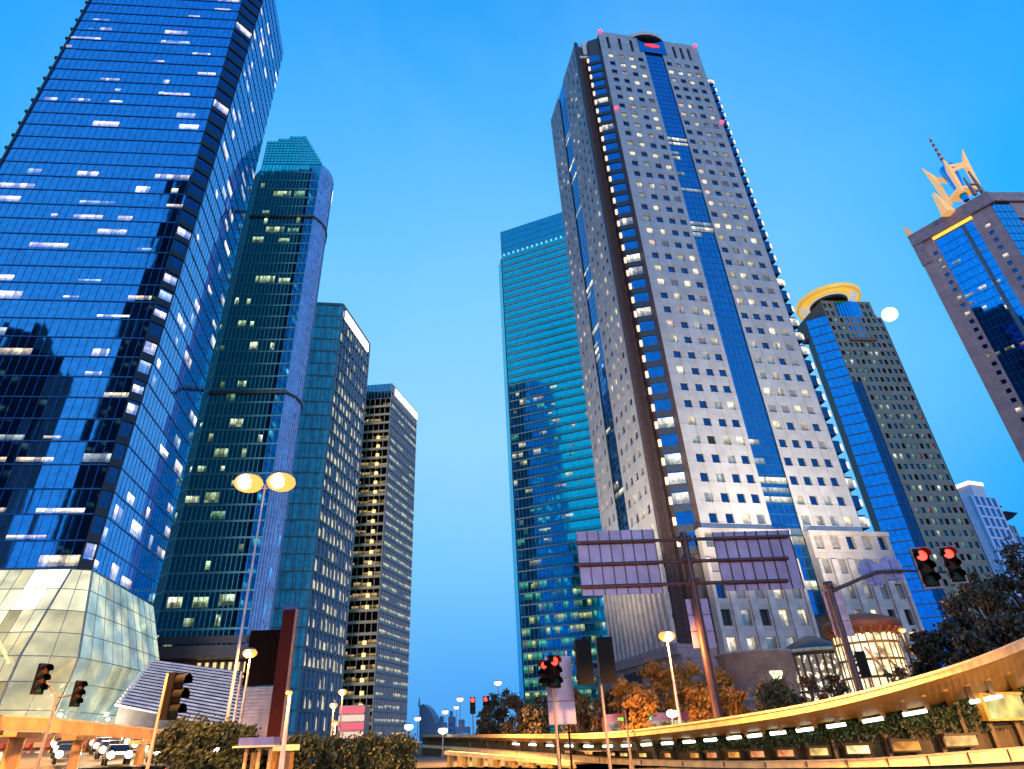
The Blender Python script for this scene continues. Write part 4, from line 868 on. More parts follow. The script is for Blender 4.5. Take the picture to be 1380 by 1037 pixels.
# light boxes along the wall
def light_boxes():
    cols = [((1, .42, .12), .9), ((1, .3, .12), .9), ((1, .34, .14), .9), ((1, .62, .2), 1.0), ((1, .72, .32), 1.7), ((1, .4, .08), .8), ((1, .58, .2), 1.1), ((1, .5, .15), .8)]
    words = ('small orange light box, eleventh', '', '')
    xs = [(770, 9, 0), (796, 10, 0), (826, 9, 0), (842, 10, 3), (867, 10, 3), (900, 8, 0), (935, 11, 5), (958, 13, 1), (987, 15, 5), (1018, 18, 2), (1055, 21, 2), (1099, 24, 3), (1152, 30, 4), (1217, 36, 5), (1290, 43, 6)]
    nm = {0: 'dim orange', 1: 'red orange', 2: 'pinkish red', 3: 'amber', 4: 'brightest yellow white', 5: 'deep orange', 6: 'pale amber', 7: 'orange'}
    n = len(xs)
    ords = ['nearest the right edge', 'second from the right edge', 'third from the right edge', 'fourth from the right edge', 'fifth from the right edge', 'sixth from the right edge', 'seventh from the right edge', 'eighth from the right edge', 'ninth from the right edge', 'tenth from the right edge', 'eleventh from the right edge', 'twelfth from the right edge', 'third from the left end', 'second from the left end', 'at the left end of the row']
    for i, (x, wd, c) in enumerate(xs):
        p, q = sec(x-wd/2), sec(x+wd/2); a, b = V((p[0], p[1], 0)), V((q[0], q[1], 0)); off = a.normalized()*-.32; a += off; b += off
        z0 = p[7]+(p[6]-p[7])*.13; z1 = p[7]+(p[6]-p[7])*.34; f = Fr(a, b)
        T = thing('light_box', f'{nm[c]} light box under the footbridge, {ords[n-1-i]}', 'light box', ((a.x+b.x)/2, (a.y+b.y)/2, z0), 'light boxes on the planted wall')
        m = MB(); m.fbox(f, 0, f.L, z0, z1, -.2, .1); m.build('panel', litglass('lightbox_%d' % c, tuple(k*.3 for k in cols[c][0]), cols[c][0], cols[c][1]*1.25, .3, .6, 1.1, tuple(min(1, k*1.25) for k in cols[c][0])), T)
        m = MB(); m.fbox(f, -.12, f.L+.12, z1, z1+.14, -.2, .35); m.fbox(f, -.12, f.L+.12, z0-.08, z0, -.2, .16); m.fbox(f, -.12, 0, z0, z1, -.2, .16); m.fbox(f, f.L, f.L+.12, z0, z1, -.2, .16); m.build('frame', mat('box_frame', (.05, .035, .015), .6), T)
    p, q = sec(1338), sec(1392); a, b = V((p[0], p[1], 0)), V((q[0], q[1], 0)); off = a.normalized()*-.6; f = Fr(a+off, b+off); z0, z1 = at(1338, 969, p[1]).z, at(1338, 937, p[1]).z
    T = thing('poster_board', 'big glowing yellow picture board hung high on the planted wall at right edge', 'poster', (p[0], p[1], z0))
    m = MB(); m.fbox(f, 0, f.L, z0, z1, -.3, .1); m.build('poster', litglass('poster_lit', (.3, .3, .1), (1, .72, .15), 1.1, .3, .7, .9, (.75, .9, .3)), T)
    m = MB(); m.fbox(f, -.3, 0, z0-.1, z1+.1, -.3, .25); m.fbox(f, 0, f.L, z1, z1+.15, -.3, .25); m.fbox(f, 0, f.L, z0-.12, z0, -.3, .25); m.build('frame', mat('poster_frame', (.5, .3, .05), .5), T)
light_boxes()
# underpass parapet and arches below the far end of the footbridge
def underpass():
    a, b = at(606, 1012, 72), at(770, 1026, 60); T = thing('underpass_mouth', 'orange lit low colonnade below the far end of the curved footbridge', 'colonnade', (a.x, a.y, 0)); f = Fr((a.x, a.y), (b.x, b.y)); L = f.L; za, zb = a.z, b.z
    m = MB(); m.hexa([f(-.5, za-.35, .3), f(L, zb-.35, .3), f(L, zb-.35, -.4), f(-.5, za-.35, -.4), f(-.5, za, .3), f(L, zb, .3), f(L, zb, -.4), f(-.5, za, -.4)]); m.build('beam', mat('underpass_beam', (.5, .38, .2), .6), T)
    for k in range(8):
        u = L*k/7; z = za+(zb-za)*k/7; m = MB(); m.fbox(f, u-.22, u+.22, 0, z-.35, -.3, .15); m.build('column', mat('underpass_column', (.5, .28, .08), .6), T)
    for k in range(7):
        u = L*k/7; z = za+(zb-za)*k/7; m = MB(); m.fbox(f, u+.35, u+L/7-.35, 0, z-.42, -.9, -.7); m.build('lit_panel', litglass('underpass_lit', (.3, .2, .1), (1, .5, .08), .9, .3, .7, .8, (1, .62, .2)), T)
underpass()
# left footbridge
def left_bridge():
    nodes_ = [(-140, 950, 974, 36), (-60, 958, 980, 40), (0, 963.5, 984.5, 43), (60, 966.5, 987, 46), (120, 972, 991, 50), (180, 979, 996, 54), (240, 985.5, 1000, 59), (310, 990, 1003, 65), (400, 993, 1005, 74)]
    T = thing('left_footbridge', 'straight orange lit footbridge crossing in front of the glass lobby', 'footbridge', at(60, 990, 46)*1)
    T.location.z = 0
    fa = MB(); cp = MB(); pr = [(at(x, yt, D), at(x, yb, D)) for x, yt, yb, D in nodes_]
    for (t0, b0), (t1, b1) in zip(pr, pr[1:]):
        k = V((-.25, 3.2, 0)); fa.hexa([b0, b1, b1+k, b0+k, V((t0.x, t0.y, t0.z-.12)), V((t1.x, t1.y, t1.z-.12)), V((t1.x, t1.y, t1.z-.12))+k, V((t0.x, t0.y, t0.z-.12))+k])
        o = V((0, -.12, 0)); k2 = V((0, .35, 0)); d = V((0, 0, -.12)); cp.hexa([t0+o+d, t1+o+d, t1+k2+d, t0+k2+d, t0+o, t1+o, t1+k2, t0+k2])
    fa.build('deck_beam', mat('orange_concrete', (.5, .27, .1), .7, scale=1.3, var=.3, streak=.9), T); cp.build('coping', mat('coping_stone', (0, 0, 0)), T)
    for x, D, w_ in ((-30, 42, .5), (27, 45.5, .5), (110, 50.5, .35), (196, 56, .35), (262, 62, .35)):
        a = at(x, 985, D+1.6); m = MB(); zt = lerp_tab([(n[0], at(n[0], n[2], n[3]).z) for n in nodes_], x)[0]
        m.prism([(a.x+math.cos(k*math.tau/10)*w_, a.y+math.sin(k*math.tau/10)*w_) for k in range(10)], 0, zt-.25); m.box((a.x, a.y, zt-.15), (w_*1.5, 1.3, .15)); m.build('pier', MATS['orange_concrete'], T)
left_bridge()

# ---- lamps
LAMP = glow('sodium_lamp', (1, .36, .07), 1.9, True); LAMPW = glow('white_lamp', (1, .72, .62), 1.8)
def point(p, col, e_, r=.25):
    l = bpy.data.lights.new('point_light', 'POINT'); l.energy = e_; l.color = col; l.shadow_soft_size = r
    o = bpy.data.objects.new('point_light', l); COL.objects.link(o); o.location = p; return o
SOD = (1, .43, .09)
def street_lamp(label, head, base_px, Y, heads, col, energy, polemat, sz=.34, arm=.8):
    hp = at(*head, Y); T = thing('street_lamp', label, 'street lamp', (hp.x, hp.y, 0)); m = MB()
    m.tube([(hp.x, hp.y, 0), (hp.x, hp.y, 1.2), (hp.x, hp.y, hp.z-.1)], [.2, .15, .08], 8); m.prism([(hp.x+math.cos(k*math.tau/8)*.3, hp.y+math.sin(k*math.tau/8)*.3) for k in range(8)], 0, .5)
    for k in range(heads):
        s = 0 if heads == 1 else (-1 if k == 0 else 1); m.tube([(hp.x, hp.y, hp.z-.6), (hp.x+s*arm*.5, hp.y, hp.z-.05), (hp.x+s*arm, hp.y-.1, hp.z)], .06, 6)
    m.build('pole', polemat, T)
    for k in range(heads):
        s = 0 if heads == 1 else (-1 if k == 0 else 1); c = V((hp.x+s*arm, hp.y-.2, hp.z)); m = MB(); m.lathe(c, [(sz*max(.02, math.sin(math.pi*i/8)), -sz*.62*math.cos(math.pi*i/8)) for i in range(9)], 16); m.build('lamp_glass', col, T)
        if energy and sz > .4: m = MB(); m.ball(c+V((0, -sz*.62, -sz*.12)), sz*.52, 0, 14); m.build('bulb', glow('hot_bulb', (1, .84, .5), 12), T)
        m = MB(); m.lathe(c+V((0, 0, sz*.42)), [(sz*.8, 0), (sz*.7, sz*.2), (.01, sz*.32)], 14); m.build('lamp_hood', M_steel, T)
        if energy: point(c+V((0, -.35, -.45)), SOD, energy/heads)
    return T
pinkpole = mat('pale_pole', (.5, .4, .42), .5, .2)
street_lamp('tall pale street lamp with two dazzling heads in front of the dark teal tower', (358, 652), None, 53, 2, LAMP, 9000, pinkpole, 1.3, 1.5)
street_lamp('short lamp glowing orange beside the tall pale lamp post', (338, 881), None, 52, 1, LAMP, 2500, M_steel, .55)
street_lamp('lamp on a white pole glowing in front of the orange trees', (898, 858), None, 60, 1, LAMP, 16000, pinkpole, .75)
street_lamp('orange lamp on the brim corner of the bright glass drum', (1214, 850), None, 68, 1, LAMP, 3000, M_black, .35)
street_lamp('small lamp in front of the bronze tower, upper of three', (462, 933), None, 92, 1, LAMP, 2500, M_steel, .6)
street_lamp('small lamp in front of the bronze tower, middle of three', (450, 951), None, 84, 1, LAMP, 2500, M_steel, .5)
street_lamp('small lamp left of the red striped shopfront, lowest of three', (452, 975), None, 80, 1, LAMP, 2000, M_steel, .4)
street_lamp('thin lamp beside the dark red pylon', (391, 934), None, 40, 1, LAMP, 800, pinkpole, .2)
for (x, y, Y, s, l) in ((671, 921, 150, .85, 'tallest and highest of the white lamps along the avenue'), (620, 943, 200, 1.0, 'white avenue lamp second highest, left of the red signals'), (615, 954, 260, 1.0, 'faint white avenue lamp below the second highest one'), (600, 960, 210, 1.0, 'white avenue lamp nearest the sail building'), (563, 969, 180, .9, 'white lamp at the foot of the sail building'), (682, 962, 260, .9, 'pale lamp behind the dark round trees by the avenue')):
    street_lamp(l, (x, y), None, Y, 1, LAMPW, 0, M_steel, s)
for x, y, Y, s, l in ((597, 985, 120, .8, 'dazzling white floodlight on a short post by the far end of the footbridge'), (551, 980, 120, .75, 'bright double floodlight on a post under the sail building'), (905, 962, 62, .5, 'white floodlight on a short post below the orange trees')):
    street_lamp(l, (x, y), None, Y, 1, glow('flood_white', (1, .95, .85), 9), 0, M_steel, s)

# ---- traffic signals
RED = glow('signal_red', (1, .035, .02), 5); GRN = mat('signal_green_off', (.004, .03, .025), .5, spec=.1); AMB = mat('signal_amber_off', (.03, .008, .004), .5, spec=.1)
def signal_head(T, c, h, rz, lit=None, side=False, border=None, name='signal_head'):
    """three aspects with visors on a black housing; faces -Y before turning by rz"""
    m = MB(); w_ = h*.36; cr, sr = math.cos(rz), math.sin(rz); R = lambda x, y, z: V((c.x+x*cr-y*sr, c.y+x*sr+y*cr, c.z+z))
    hx = lambda x0, x1, y0, y1, z0, z1, i: m.hexa([R(x0, y0, z0), R(x1, y0, z0), R(x1, y1, z0), R(x0, y1, z0), R(x0, y0, z1), R(x1, y0, z1), R(x1, y1, z1), R(x0, y1, z1)], i)
    hx(-w_*.5, w_*.5, 0, w_*.5, -h/2, h/2, 0)
    if border:
        for (x0, x1, z0, z1) in ((-w_*.62, -w_*.5, -h*.54, h*.54), (w_*.5, w_*.62, -h*.54, h*.54), (-w_*.5, w_*.5, h*.5, h*.54), (-w_*.5, w_*.5, -h*.54, -h*.5)): hx(x0, x1, .02, .1, z0, z1, 1)
    r = h*.135
    for k in range(3):
        z = h*(.315-.315*k); n = 12
        for i in range(n):
            a0, a1 = math.pi*(-.1+1.2*i/n), math.pi*(-.1+1.2*(i+1)/n); q = [R(math.cos(a)*r*1.12, y, z+math.sin(a)*r*1.12) for a in (a0, a1) for y in (-.001, -w_*.75)]
            m.poly([q[0], q[1], q[3], q[2]], 0)
    hd = m.build(name, [M_black, border or M_black], T)
    for k, (nm, mt) in enumerate((('red_lens', RED if lit == 'red' else AMB), ('amber_lens', AMB), ('green_lens', GRN))):
        z = h*(.315-.315*k); m = MB(); n = 16; m.poly([R(math.cos(i*math.tau/n)*r, -.03, z+math.sin(i*math.tau/n)*r) for i in range(n)]); m.build(nm, mt, hd)
    return hd
def pole_signal(label, pole_px, Y, heads, polemat=None, name='traffic_signal', top=None, cat='traffic signal'):
    b = at(*pole_px, Y); T = thing(name, label, cat, (b.x, b.y, 0)); m = MB(); m.tube([(b.x, b.y, 0), (b.x, b.y, b.z)], [.11, .08], 8); m.prism([(b.x+math.cos(k*math.tau/8)*.2, b.y+math.sin(k*math.tau/8)*.2) for k in range(8)], 0, .35)
    for (px, py, h, rz, lit, dy) in heads:
        c = at(px, py, Y+dy); m.tube([(b.x, b.y, min(b.z, c.z)), (c.x, c.y+.2, c.z)], .06, 6)
    m.build('pole', polemat or mat('signal_pole', (.2, .16, .15), .5, .2), T)
    for (px, py, h, rz, lit, dy) in heads: signal_head(T, at(px, py, Y+dy), h, rz, lit)
    return T
pole_signal('forked traffic signal with two dark heads turned aside in front of the glass lobby', (77, 940), 42, [(57, 915, 1.75, R_(62), None, 0), (106, 935, 1.45, R_(58), None, 0)])
pole_signal('dark red side-on traffic signal beside a striped post, by the louvred mall', (226, 908), 42, [(237, 938, 2.6, R_(75), None, 0)], mat('striped_post', (.5, .3, .2), .5))
pole_signal('pair of tall black signal backs on a pole, in front of the turquoise tower', (803, 860), 46, [(786, 893, 2.85, R_(186), None, 0), (817, 890, 2.85, R_(176), None, 0)])
t_ = pole_signal('red traffic signal in front of a pale panelled sign board', (743, 890), 48, [(734, 908, 1.7, R_(-35), 'red', 0), (748, 905, 2.1, R_(20), 'red', -.3)])
pole_signal('far red signal on the avenue, left of the pair', (637, 945), 120, [(637, 951, 2.6, 0, 'red', -.4)])
pole_signal('far red signal on the avenue, right of the pair under dark trees', (656, 943), 115, [(655, 950, 2.6, R_(-15), 'red', -.4)])
pole_signal('small pedestrian signal seen from behind in front of the bright glass drum', (1160, 880), 54, [(1162, 896, 1.9, R_(170), None, 0)])
pole_signal('small green pedestrian signal at the foot of the orange trees', (842, 958), 56, [(844, 966, 1.1, R_(10), None, 0)])
def big_back_signal():
    Y = 62; T = thing('signal_cabinet', 'large dark rectangular sign back on a grey slatted panel beside the tall lamp', 'sign', at(357, 900, Y)); T.location.z = 0
    a, b = at(338, 850, Y), at(381, 850, Y); f = Fr(a, b); m = MB(); m.fbox(f, 0, f.L, at(350, 924, Y).z, a.z, -.35, 0); 
    o = m.build('sign_back', mat('maroon_dark', (.005, .0015, .0015), .8, spec=.05), T)
    m = MB(); m.fbox(f, .15, f.L-.1, 0, at(350, 926, Y).z, -.3, -.05)
    for k in range(16): m.fbox(f, .15, f.L-.1, 2.2+k*.3, 2.36+k*.3, -.05, .04)
    m.build('slatted_panel', mat('lilac_slat', (.25, .21, .27), .6), T)
    m = MB(); m.tube([f(-.2, 0, .1), f(-.2, at(338, 905, Y).z, .1)], .12, 6); m.build('post', mat('post_pink', (.5, .35, .3), .5), T)
    Y = 61; T = thing('advertising_pylon', 'tall dark red pylon with blue cap beside the slatted sign', 'pylon', at(390, 900, Y)); T.location.z = 0
    a, b = at(383, 822, Y), at(399, 822, Y); f = Fr(a, b); m = MB(); m.fbox(f, -.08, f.L-.04, 0, a.z, -.5, 0); m.build('pylon_body', mat('pylon_red', (.05, .004, .003), .6, spec=.1), T)
    m = MB(); m.fbox(f, -.15, f.L+.12, a.z, a.z+.28, -.55, .05); m.build('cap', mat('cap_blue', (.03, .03, .2), .4), T)
    m = MB(); m.fbox(f, f.L-.03, f.L+.2, 0, a.z, -.5, .05); m.build('edge_trim', mat('trim_pink', (.22, .12, .1), .5), T)
big_back_signal()
# sign board behind the red signal
def board(label, corners, Y, nrow, name='sign_board', polepx=None, mt=None):
    (x0, y0), (x1, y1) = corners; a, b = at(x0, y0, Y), at(x1, y0, Y); zb = at(x0, y1, Y).z; T = thing(name, label, 'sign', (a.x, a.y, 0)); f = Fr(a, b); h = (a.z-zb)/nrow
    for k in range(nrow):
        m = MB(); m.fbox(f, 0, f.L, zb+k*h+.03, zb+(k+1)*h-.03, -.08, 0); m.fbox(f, 0, f.L, zb+k*h+.1, zb+k*h+.2, 0, .06); m.build('panel', mt or mat('sign_lilac', (.3, .23, .31), .45, .2, scale=.7), T)
    m = MB()
    for u in (f.L*.3, f.L*.7): m.tube([f(u, 0, -.16), f(u, a.z-.1, -.16)], .08, 6)
    m.build('post', M_black, T); return T
board('tall pale lilac sign board of three stacked panels behind the red signal', ((734, 885), (769, 978)), 50.5, 3)
def gantry():
    Y = 60; top = at(921, 722, Y); T = thing('sign_gantry', 'huge lilac road sign backs, two boards on one brown post before the stone tower', 'road sign', (top.x, top.y, 0)); brn = mat('gantry_brown', (.07, .03, .035), .5, .3)
    m = MB(); m.tube([(top.x, top.y, 0), (top.x, top.y, top.z*.6), (top.x, top.y, top.z+.3)], [.45, .38, .32], 12); m.prism([(top.x+.6*math.cos(k*math.tau/8), top.y+.6*math.sin(k*math.tau/8)) for k in range(8)], 0, .6)
    for s in (-.35, .35):
        for py in (727, 756, 785): m.lathe((top.x+s, top.y-.1, at(921, py, Y).z-.3), [(.01, 0), (.33, .05), (.33, .55), (.01, .6)], 10)
    m.build('post', brn, T)
    pan = mat('sign_lilac', (0, 0, 0))
    for (xa, xb, y0, y1, n) in ((776, 881, 716, 803, 7), (960, 1064, 717, 797, 7)):
        a, b = at(xa, y0, Y), at(xb, y0, Y); zb = at(xa, y1, Y).z; f = Fr(V((a.x, a.y)), V((b.x, b.y)))
        m = MB(); m.fbox(f, 0, f.L, zb, a.z, -.3, -.22); o = m.build('sign_panel', mat('gantry_lilac', (.26, .2, .34), .45, .2, scale=.5), T)
        m = MB()
        for k in range(n+1): u = f.L*k/n; m.fbox(f, max(0, u-.04), min(f.L, u+.04), zb, a.z, -.22, -.08)
        m.build('rib', brn, o)
    for py in (727.5, 757, 787):
        m = MB(); a, b = at(776, py, Y), at(1064, py+3, Y); a.z = b.z = at(921, py, Y).z; m.tube([a+V((0, -.02, 0)), b+V((0, -.02, 0))], .17, 8); m.build('crossbar', brn, T)
    sp = MB(); a, b = at(925, 806, Y), at(955, 806, Y); f = Fr(a, b); zb = at(925, 874, Y).z; h = (a.z-zb)/3
    for k in range(3): sp.fbox(f, 0, f.L, zb+k*h+.04, zb+(k+1)*h-.04, -.55, -.45)
    sp.build('small_panel', mat('gantry_lilac', (0, 0, 0)), T)
gantry()
def mast_arm():
    Y = 52; b = at(1116, 788, Y); T = thing('mast_arm_signal', 'curved mast arm carrying two red signals over the dark trees', 'traffic signal', (b.x, b.y, 0)); brn = mat('mast_brown', (.07, .04, .05), .5, .3)
    m = MB(); m.tube([(b.x, b.y, 0), (b.x, b.y, b.z*.5), (b.x, b.y, b.z+.2)], [.32, .27, .22], 10); m.prism([(b.x+.5*math.cos(k*math.tau/8), b.y+.5*math.sin(k*math.tau/8)) for k in range(8)], 0, .6)
    m.lathe((b.x, b.y, b.z-.35), [(.01, 0), (.36, .05), (.36, .55), (.01, .6)], 10); m.build('pole', brn, T)
    m = MB(); m.tube([at(x, y, Y) for x, y in ((1118, 797), (1140, 789), (1165, 778), (1182, 771), (1205, 769.5), (1232, 770), (1290, 772))], [.16, .15, .14, .13, .12, .11, .1], 8); m.build('arm', brn, T)
    bd = mat('signal_border', (.2, .13, .12), .5)
    signal_head(T, at(1248, 765, Y-.4), 3.1, R_(-12), 'red', border=bd); signal_head(T, at(1284, 761, Y-.4), 2.8, R_(-18), 'red', border=bd)
    for (x, y, s) in ((1174, 771, 1.25), (1202, 766, 1.15)):
        c = at(x, y, Y+.3); m = MB(); n = 16; P = [c+V((math.cos(math.pi*(-.15+1.3*k/n))*s*.78, 0, math.sin(math.pi*(-.15+1.3*k/n))*s*.78+.1)) for k in range(n+1)]+[c+V((-s*.5, 0, -s*.95)), c+V((s*.5, 0, -s*.95))]
        Bk = [p+V((0, .08, 0)) for p in P]; k = len(P); m.mesh(P+Bk, [tuple(range(k)), tuple(reversed(range(k, 2*k)))]+[(i, i+k, (i+1) % k+k, (i+1) % k) for i in range(k)]); m.box(c+V((0, -.06, -s*.2)), (.05, .05, s*.8)); m.box(c+V((0, -.06, -s*.75)), (s*.5, .05, .05)); m.build('round_topped_sign', mat('sign_violet', (.22, .22, .42), .5, .2), T)
    f = Fr(at(1108, 795, Y+.5), at(1133, 795, Y+.5)); z1, z0 = at(1112, 796, Y).z, at(1120, 858, Y).z; m = MB()
    for k in range(3): m.fbox(f, 0, f.L, z0+(z1-z0)*k/3+.05, z0+(z1-z0)*(k+1)/3, -.1, 0)
    m.build('back_panel', mat('panel_pink', (.48, .3, .36), .5, .2), T)
mast_arm()

# ---- trees and shrubs
LEAF = {}
def leafmat(k, a, b_):
    if k in LEAF: return LEAF[k]
    m, t, b = nodes('leaf_'+k); L = t.links.new; tc = t.nodes.new('ShaderNodeTexCoord'); n = t.nodes.new('ShaderNodeTexNoise'); n.inputs['Scale'].default_value = 1.1; L(tc.outputs['Object'], n.inputs[0])
    r = t.nodes.new('ShaderNodeValToRGB'); r.color_ramp.elements[0].position = .35; r.color_ramp.elements[1].position = .65; r.color_ramp.elements[0].color = a+(1,); r.color_ramp.elements[1].color = b_+(1,)
    L(n.outputs[0], r.inputs[0]); L(r.outputs[0], b.inputs['Base Color']); b.inputs['Roughness'].default_value = .6; LEAF[k] = m; return m
BARK = mat('bark', (.09, .065, .045), .9, scale=4, bump=.4)
def leaves(mb, c, rad, n, s, rr, flat=1.0):
    for _ in range(n):
        d = V((rr.gauss(0, 1), rr.gauss(0, 1), rr.gauss(0, 1))).normalized()*(rr.random()**.45); p = c+V((d.x*rad, d.y*rad, d.z*rad*flat))
        a = V((rr.gauss(0, 1), rr.gauss(0, 1), rr.gauss(0, .7))).normalized(); b_ = a.orthogonal().normalized(); q = a.cross(b_); k = s*rr.uniform(.6, 1.3)
        mb.poly([p-b_*k, p+q*k*.55, p+b_*k, p-q*k*.55])
def tree(label, px, ytop, wpx, Y, lm, group=None, name='tree', dens=1.0, seed=0, clumps=26, trunk_frac=.3, leaf=.2, loose=1.0):
    rr = random.Random(seed+px*7); top = at(px, ytop, Y); a, b_ = at(px-wpx/2, ytop, Y), at(px+wpx/2, ytop, Y); r = (b_-a).length/2; h = top.z; x, y = top.x, top.y
    T = thing(name, label, 'tree', (x, y, 0), group); zc0 = h*trunk_frac; ch = h-zc0
    m = MB(); lf = MB(); m.tube([(x, y, 0), (x+.05*h*rr.uniform(-1, 1), y, zc0), (x, y, zc0+ch*.6)], [h*.028+.05, h*.02+.03, h*.006+.02], 8)
    for k in range(clumps):
        ph = k*2.4+rr.uniform(-.4, .4); t_ = rr.random(); zz = zc0+ch*(.12+.8*t_); prof = math.sin(math.pi*min(1, .18+.72*t_))**.7; rad = r*prof*rr.uniform(.35, .95)
        c = V((x+math.cos(ph)*rad, y+math.sin(ph)*rad, zz)); cr = r*rr.uniform(.2, .36)*loose; c.z = min(c.z, h-cr*.75)
        m.tube([V((x, y, max(zc0*.8, zz-ch*.3))), V((x, y, zz-ch*.2)).lerp(c, .5), c], [h*.009+.02, .03+h*.004, .015], 5, cap=False)
        leaves(lf, c, cr, int(80*dens), leaf, rr, .8); leaves(lf, c, cr*1.9, int(45*dens), leaf*.9, rr, .8)
    m.build('trunk', BARK, T); lf.build('crown', lm, T); return T
OR = leafmat('autumn', (.14, .075, .012), (.34, .15, .02)); DK = leafmat('dark', (.022, .02, .012), (.05, .035, .018)); GR = leafmat('green', (.012, .024, .007), (.034, .042, .012)); OL = leafmat('olive', (.05, .04, .012), (.11, .075, .02)); BR = leafmat('brown', (.05, .03, .012), (.1, .055, .018))
for i, (px, yt, wd, Y, l) in enumerate(((843, 905, 46, 74, 'orange lit tree at the left end of the autumn group'), (880, 893, 62, 78, 'orange lit tree second from left, behind the white pole lamp'), (922, 890, 60, 80, 'tallest orange lit tree, middle of the autumn group'), (962, 902, 54, 76, 'orange lit tree beside the gantry post'), (988, 925, 30, 70, 'smallest orange lit tree, right end of the autumn group'), (862, 925, 40, 68, 'low orange lit tree in front of the autumn group'), (940, 930, 44, 68, 'low orange lit tree right of the white lamp pole'))):
    tree(l, px, yt, wd, Y, OR, 'orange lit trees below the stone tower', dens=1.0, seed=i, clumps=24, leaf=.26, trunk_frac=.22)
tree('clipped round olive bush in front of the stone rotunda', 1040, 915, 66, 62, OL, name='round_bush', clumps=46, seed=3, leaf=.16, trunk_frac=.03, dens=1.2)
for i, (px, yt, wd, Y, l) in enumerate(((672, 925, 40, 118, 'dark tree by the avenue with the far red signals before it'), (655, 948, 26, 112, 'low dark tree at the left of the avenue trees'), (697, 935, 44, 100, 'dark tree left of the lilac sign board'), (722, 938, 44, 92, 'dark tree just behind the red signal'), (775, 925, 50, 84, 'dark tree between the red signal and the black signals'), (812, 925, 46, 80, 'dark brown tree behind the black signal pair'))):
    tree(l, px, yt, wd, Y, DK if i < 4 else BR, 'dark trees along the avenue', seed=20+i, clumps=22, leaf=.3, trunk_frac=.2)
for i, (px, yt, wd, Y, l) in enumerate(((1238, 838, 46, 66, 'dark tree nearest the bright glass drum'), (1272, 800, 64, 64, 'dark tree directly under the hanging red signals'), (1306, 762, 74, 66, 'tall dark tree right of the red signals'), (1345, 728, 80, 68, 'second tallest dark tree, in front of the tiered tower'), (1388, 708, 90, 66, 'tallest dark tree, cut by the right edge of the frame'), (1300, 850, 70, 58, 'low bushy dark tree in front of the tall ones'), (1350, 825, 80, 58, 'low dark tree near the right edge'))):
    tree(l, px, yt, wd, Y, DK, 'dark trees at the right', seed=40+i, clumps=40, leaf=.24, trunk_frac=.18, dens=1.1)
for i, (px, yt, wd, Y, l) in enumerate(((1085, 905, 36, 60, 'thin dark shrub tree before the dark glass hall'), (1122, 908, 34, 60, 'thin dark shrub tree between hall and lit drum'), (1205, 895, 40, 60, 'thin dark shrub tree before the lit glass drum'))):
    tree(l, px, yt, wd, Y, BR, 'thin shrubs in front of the glass halls', seed=60+i, clumps=18, leaf=.15, dens=.55, trunk_frac=.3)
for i, (px, yt, wd, Y, l) in enumerate(((243, 974, 56, 50, 'dark green spreading tree at the end of the left footbridge'), (287, 966, 70, 48, 'tallest dark green spreading tree under the tall lamp'), (330, 977, 44, 52, 'small dark green tree behind the blue shelter roof'))):
    tree(l, px, yt, wd, Y, GR, 'spreading trees by the left footbridge', seed=80+i, clumps=24, leaf=.16, trunk_frac=.35)
for i, (px, yt, wd, Y, l) in enumerate(((352, 1008, 50, 49, 'low dark shrub below the blue shelter roof'), (262, 1003, 50, 47, 'low dark shrub under the spreading trees'), (310, 1004, 50, 48, 'low dark shrub at the foot of the tall pale lamp'), (405, 992, 60, 56, 'dark shrub right of the blue shelter'), (452, 992, 60, 60, 'dark shrub in front of the red striped shopfront'), (498, 990, 60, 62, 'dark shrub below the bronze tower'), (538, 992, 50, 66, 'dark shrub at the right end of the hedge'))):
    tree(l, px, yt, wd, Y, GR, 'shrubs in a row at the roadside', name='shrub', seed=90+i, clumps=34, leaf=.18, trunk_frac=.02, dens=1.2)

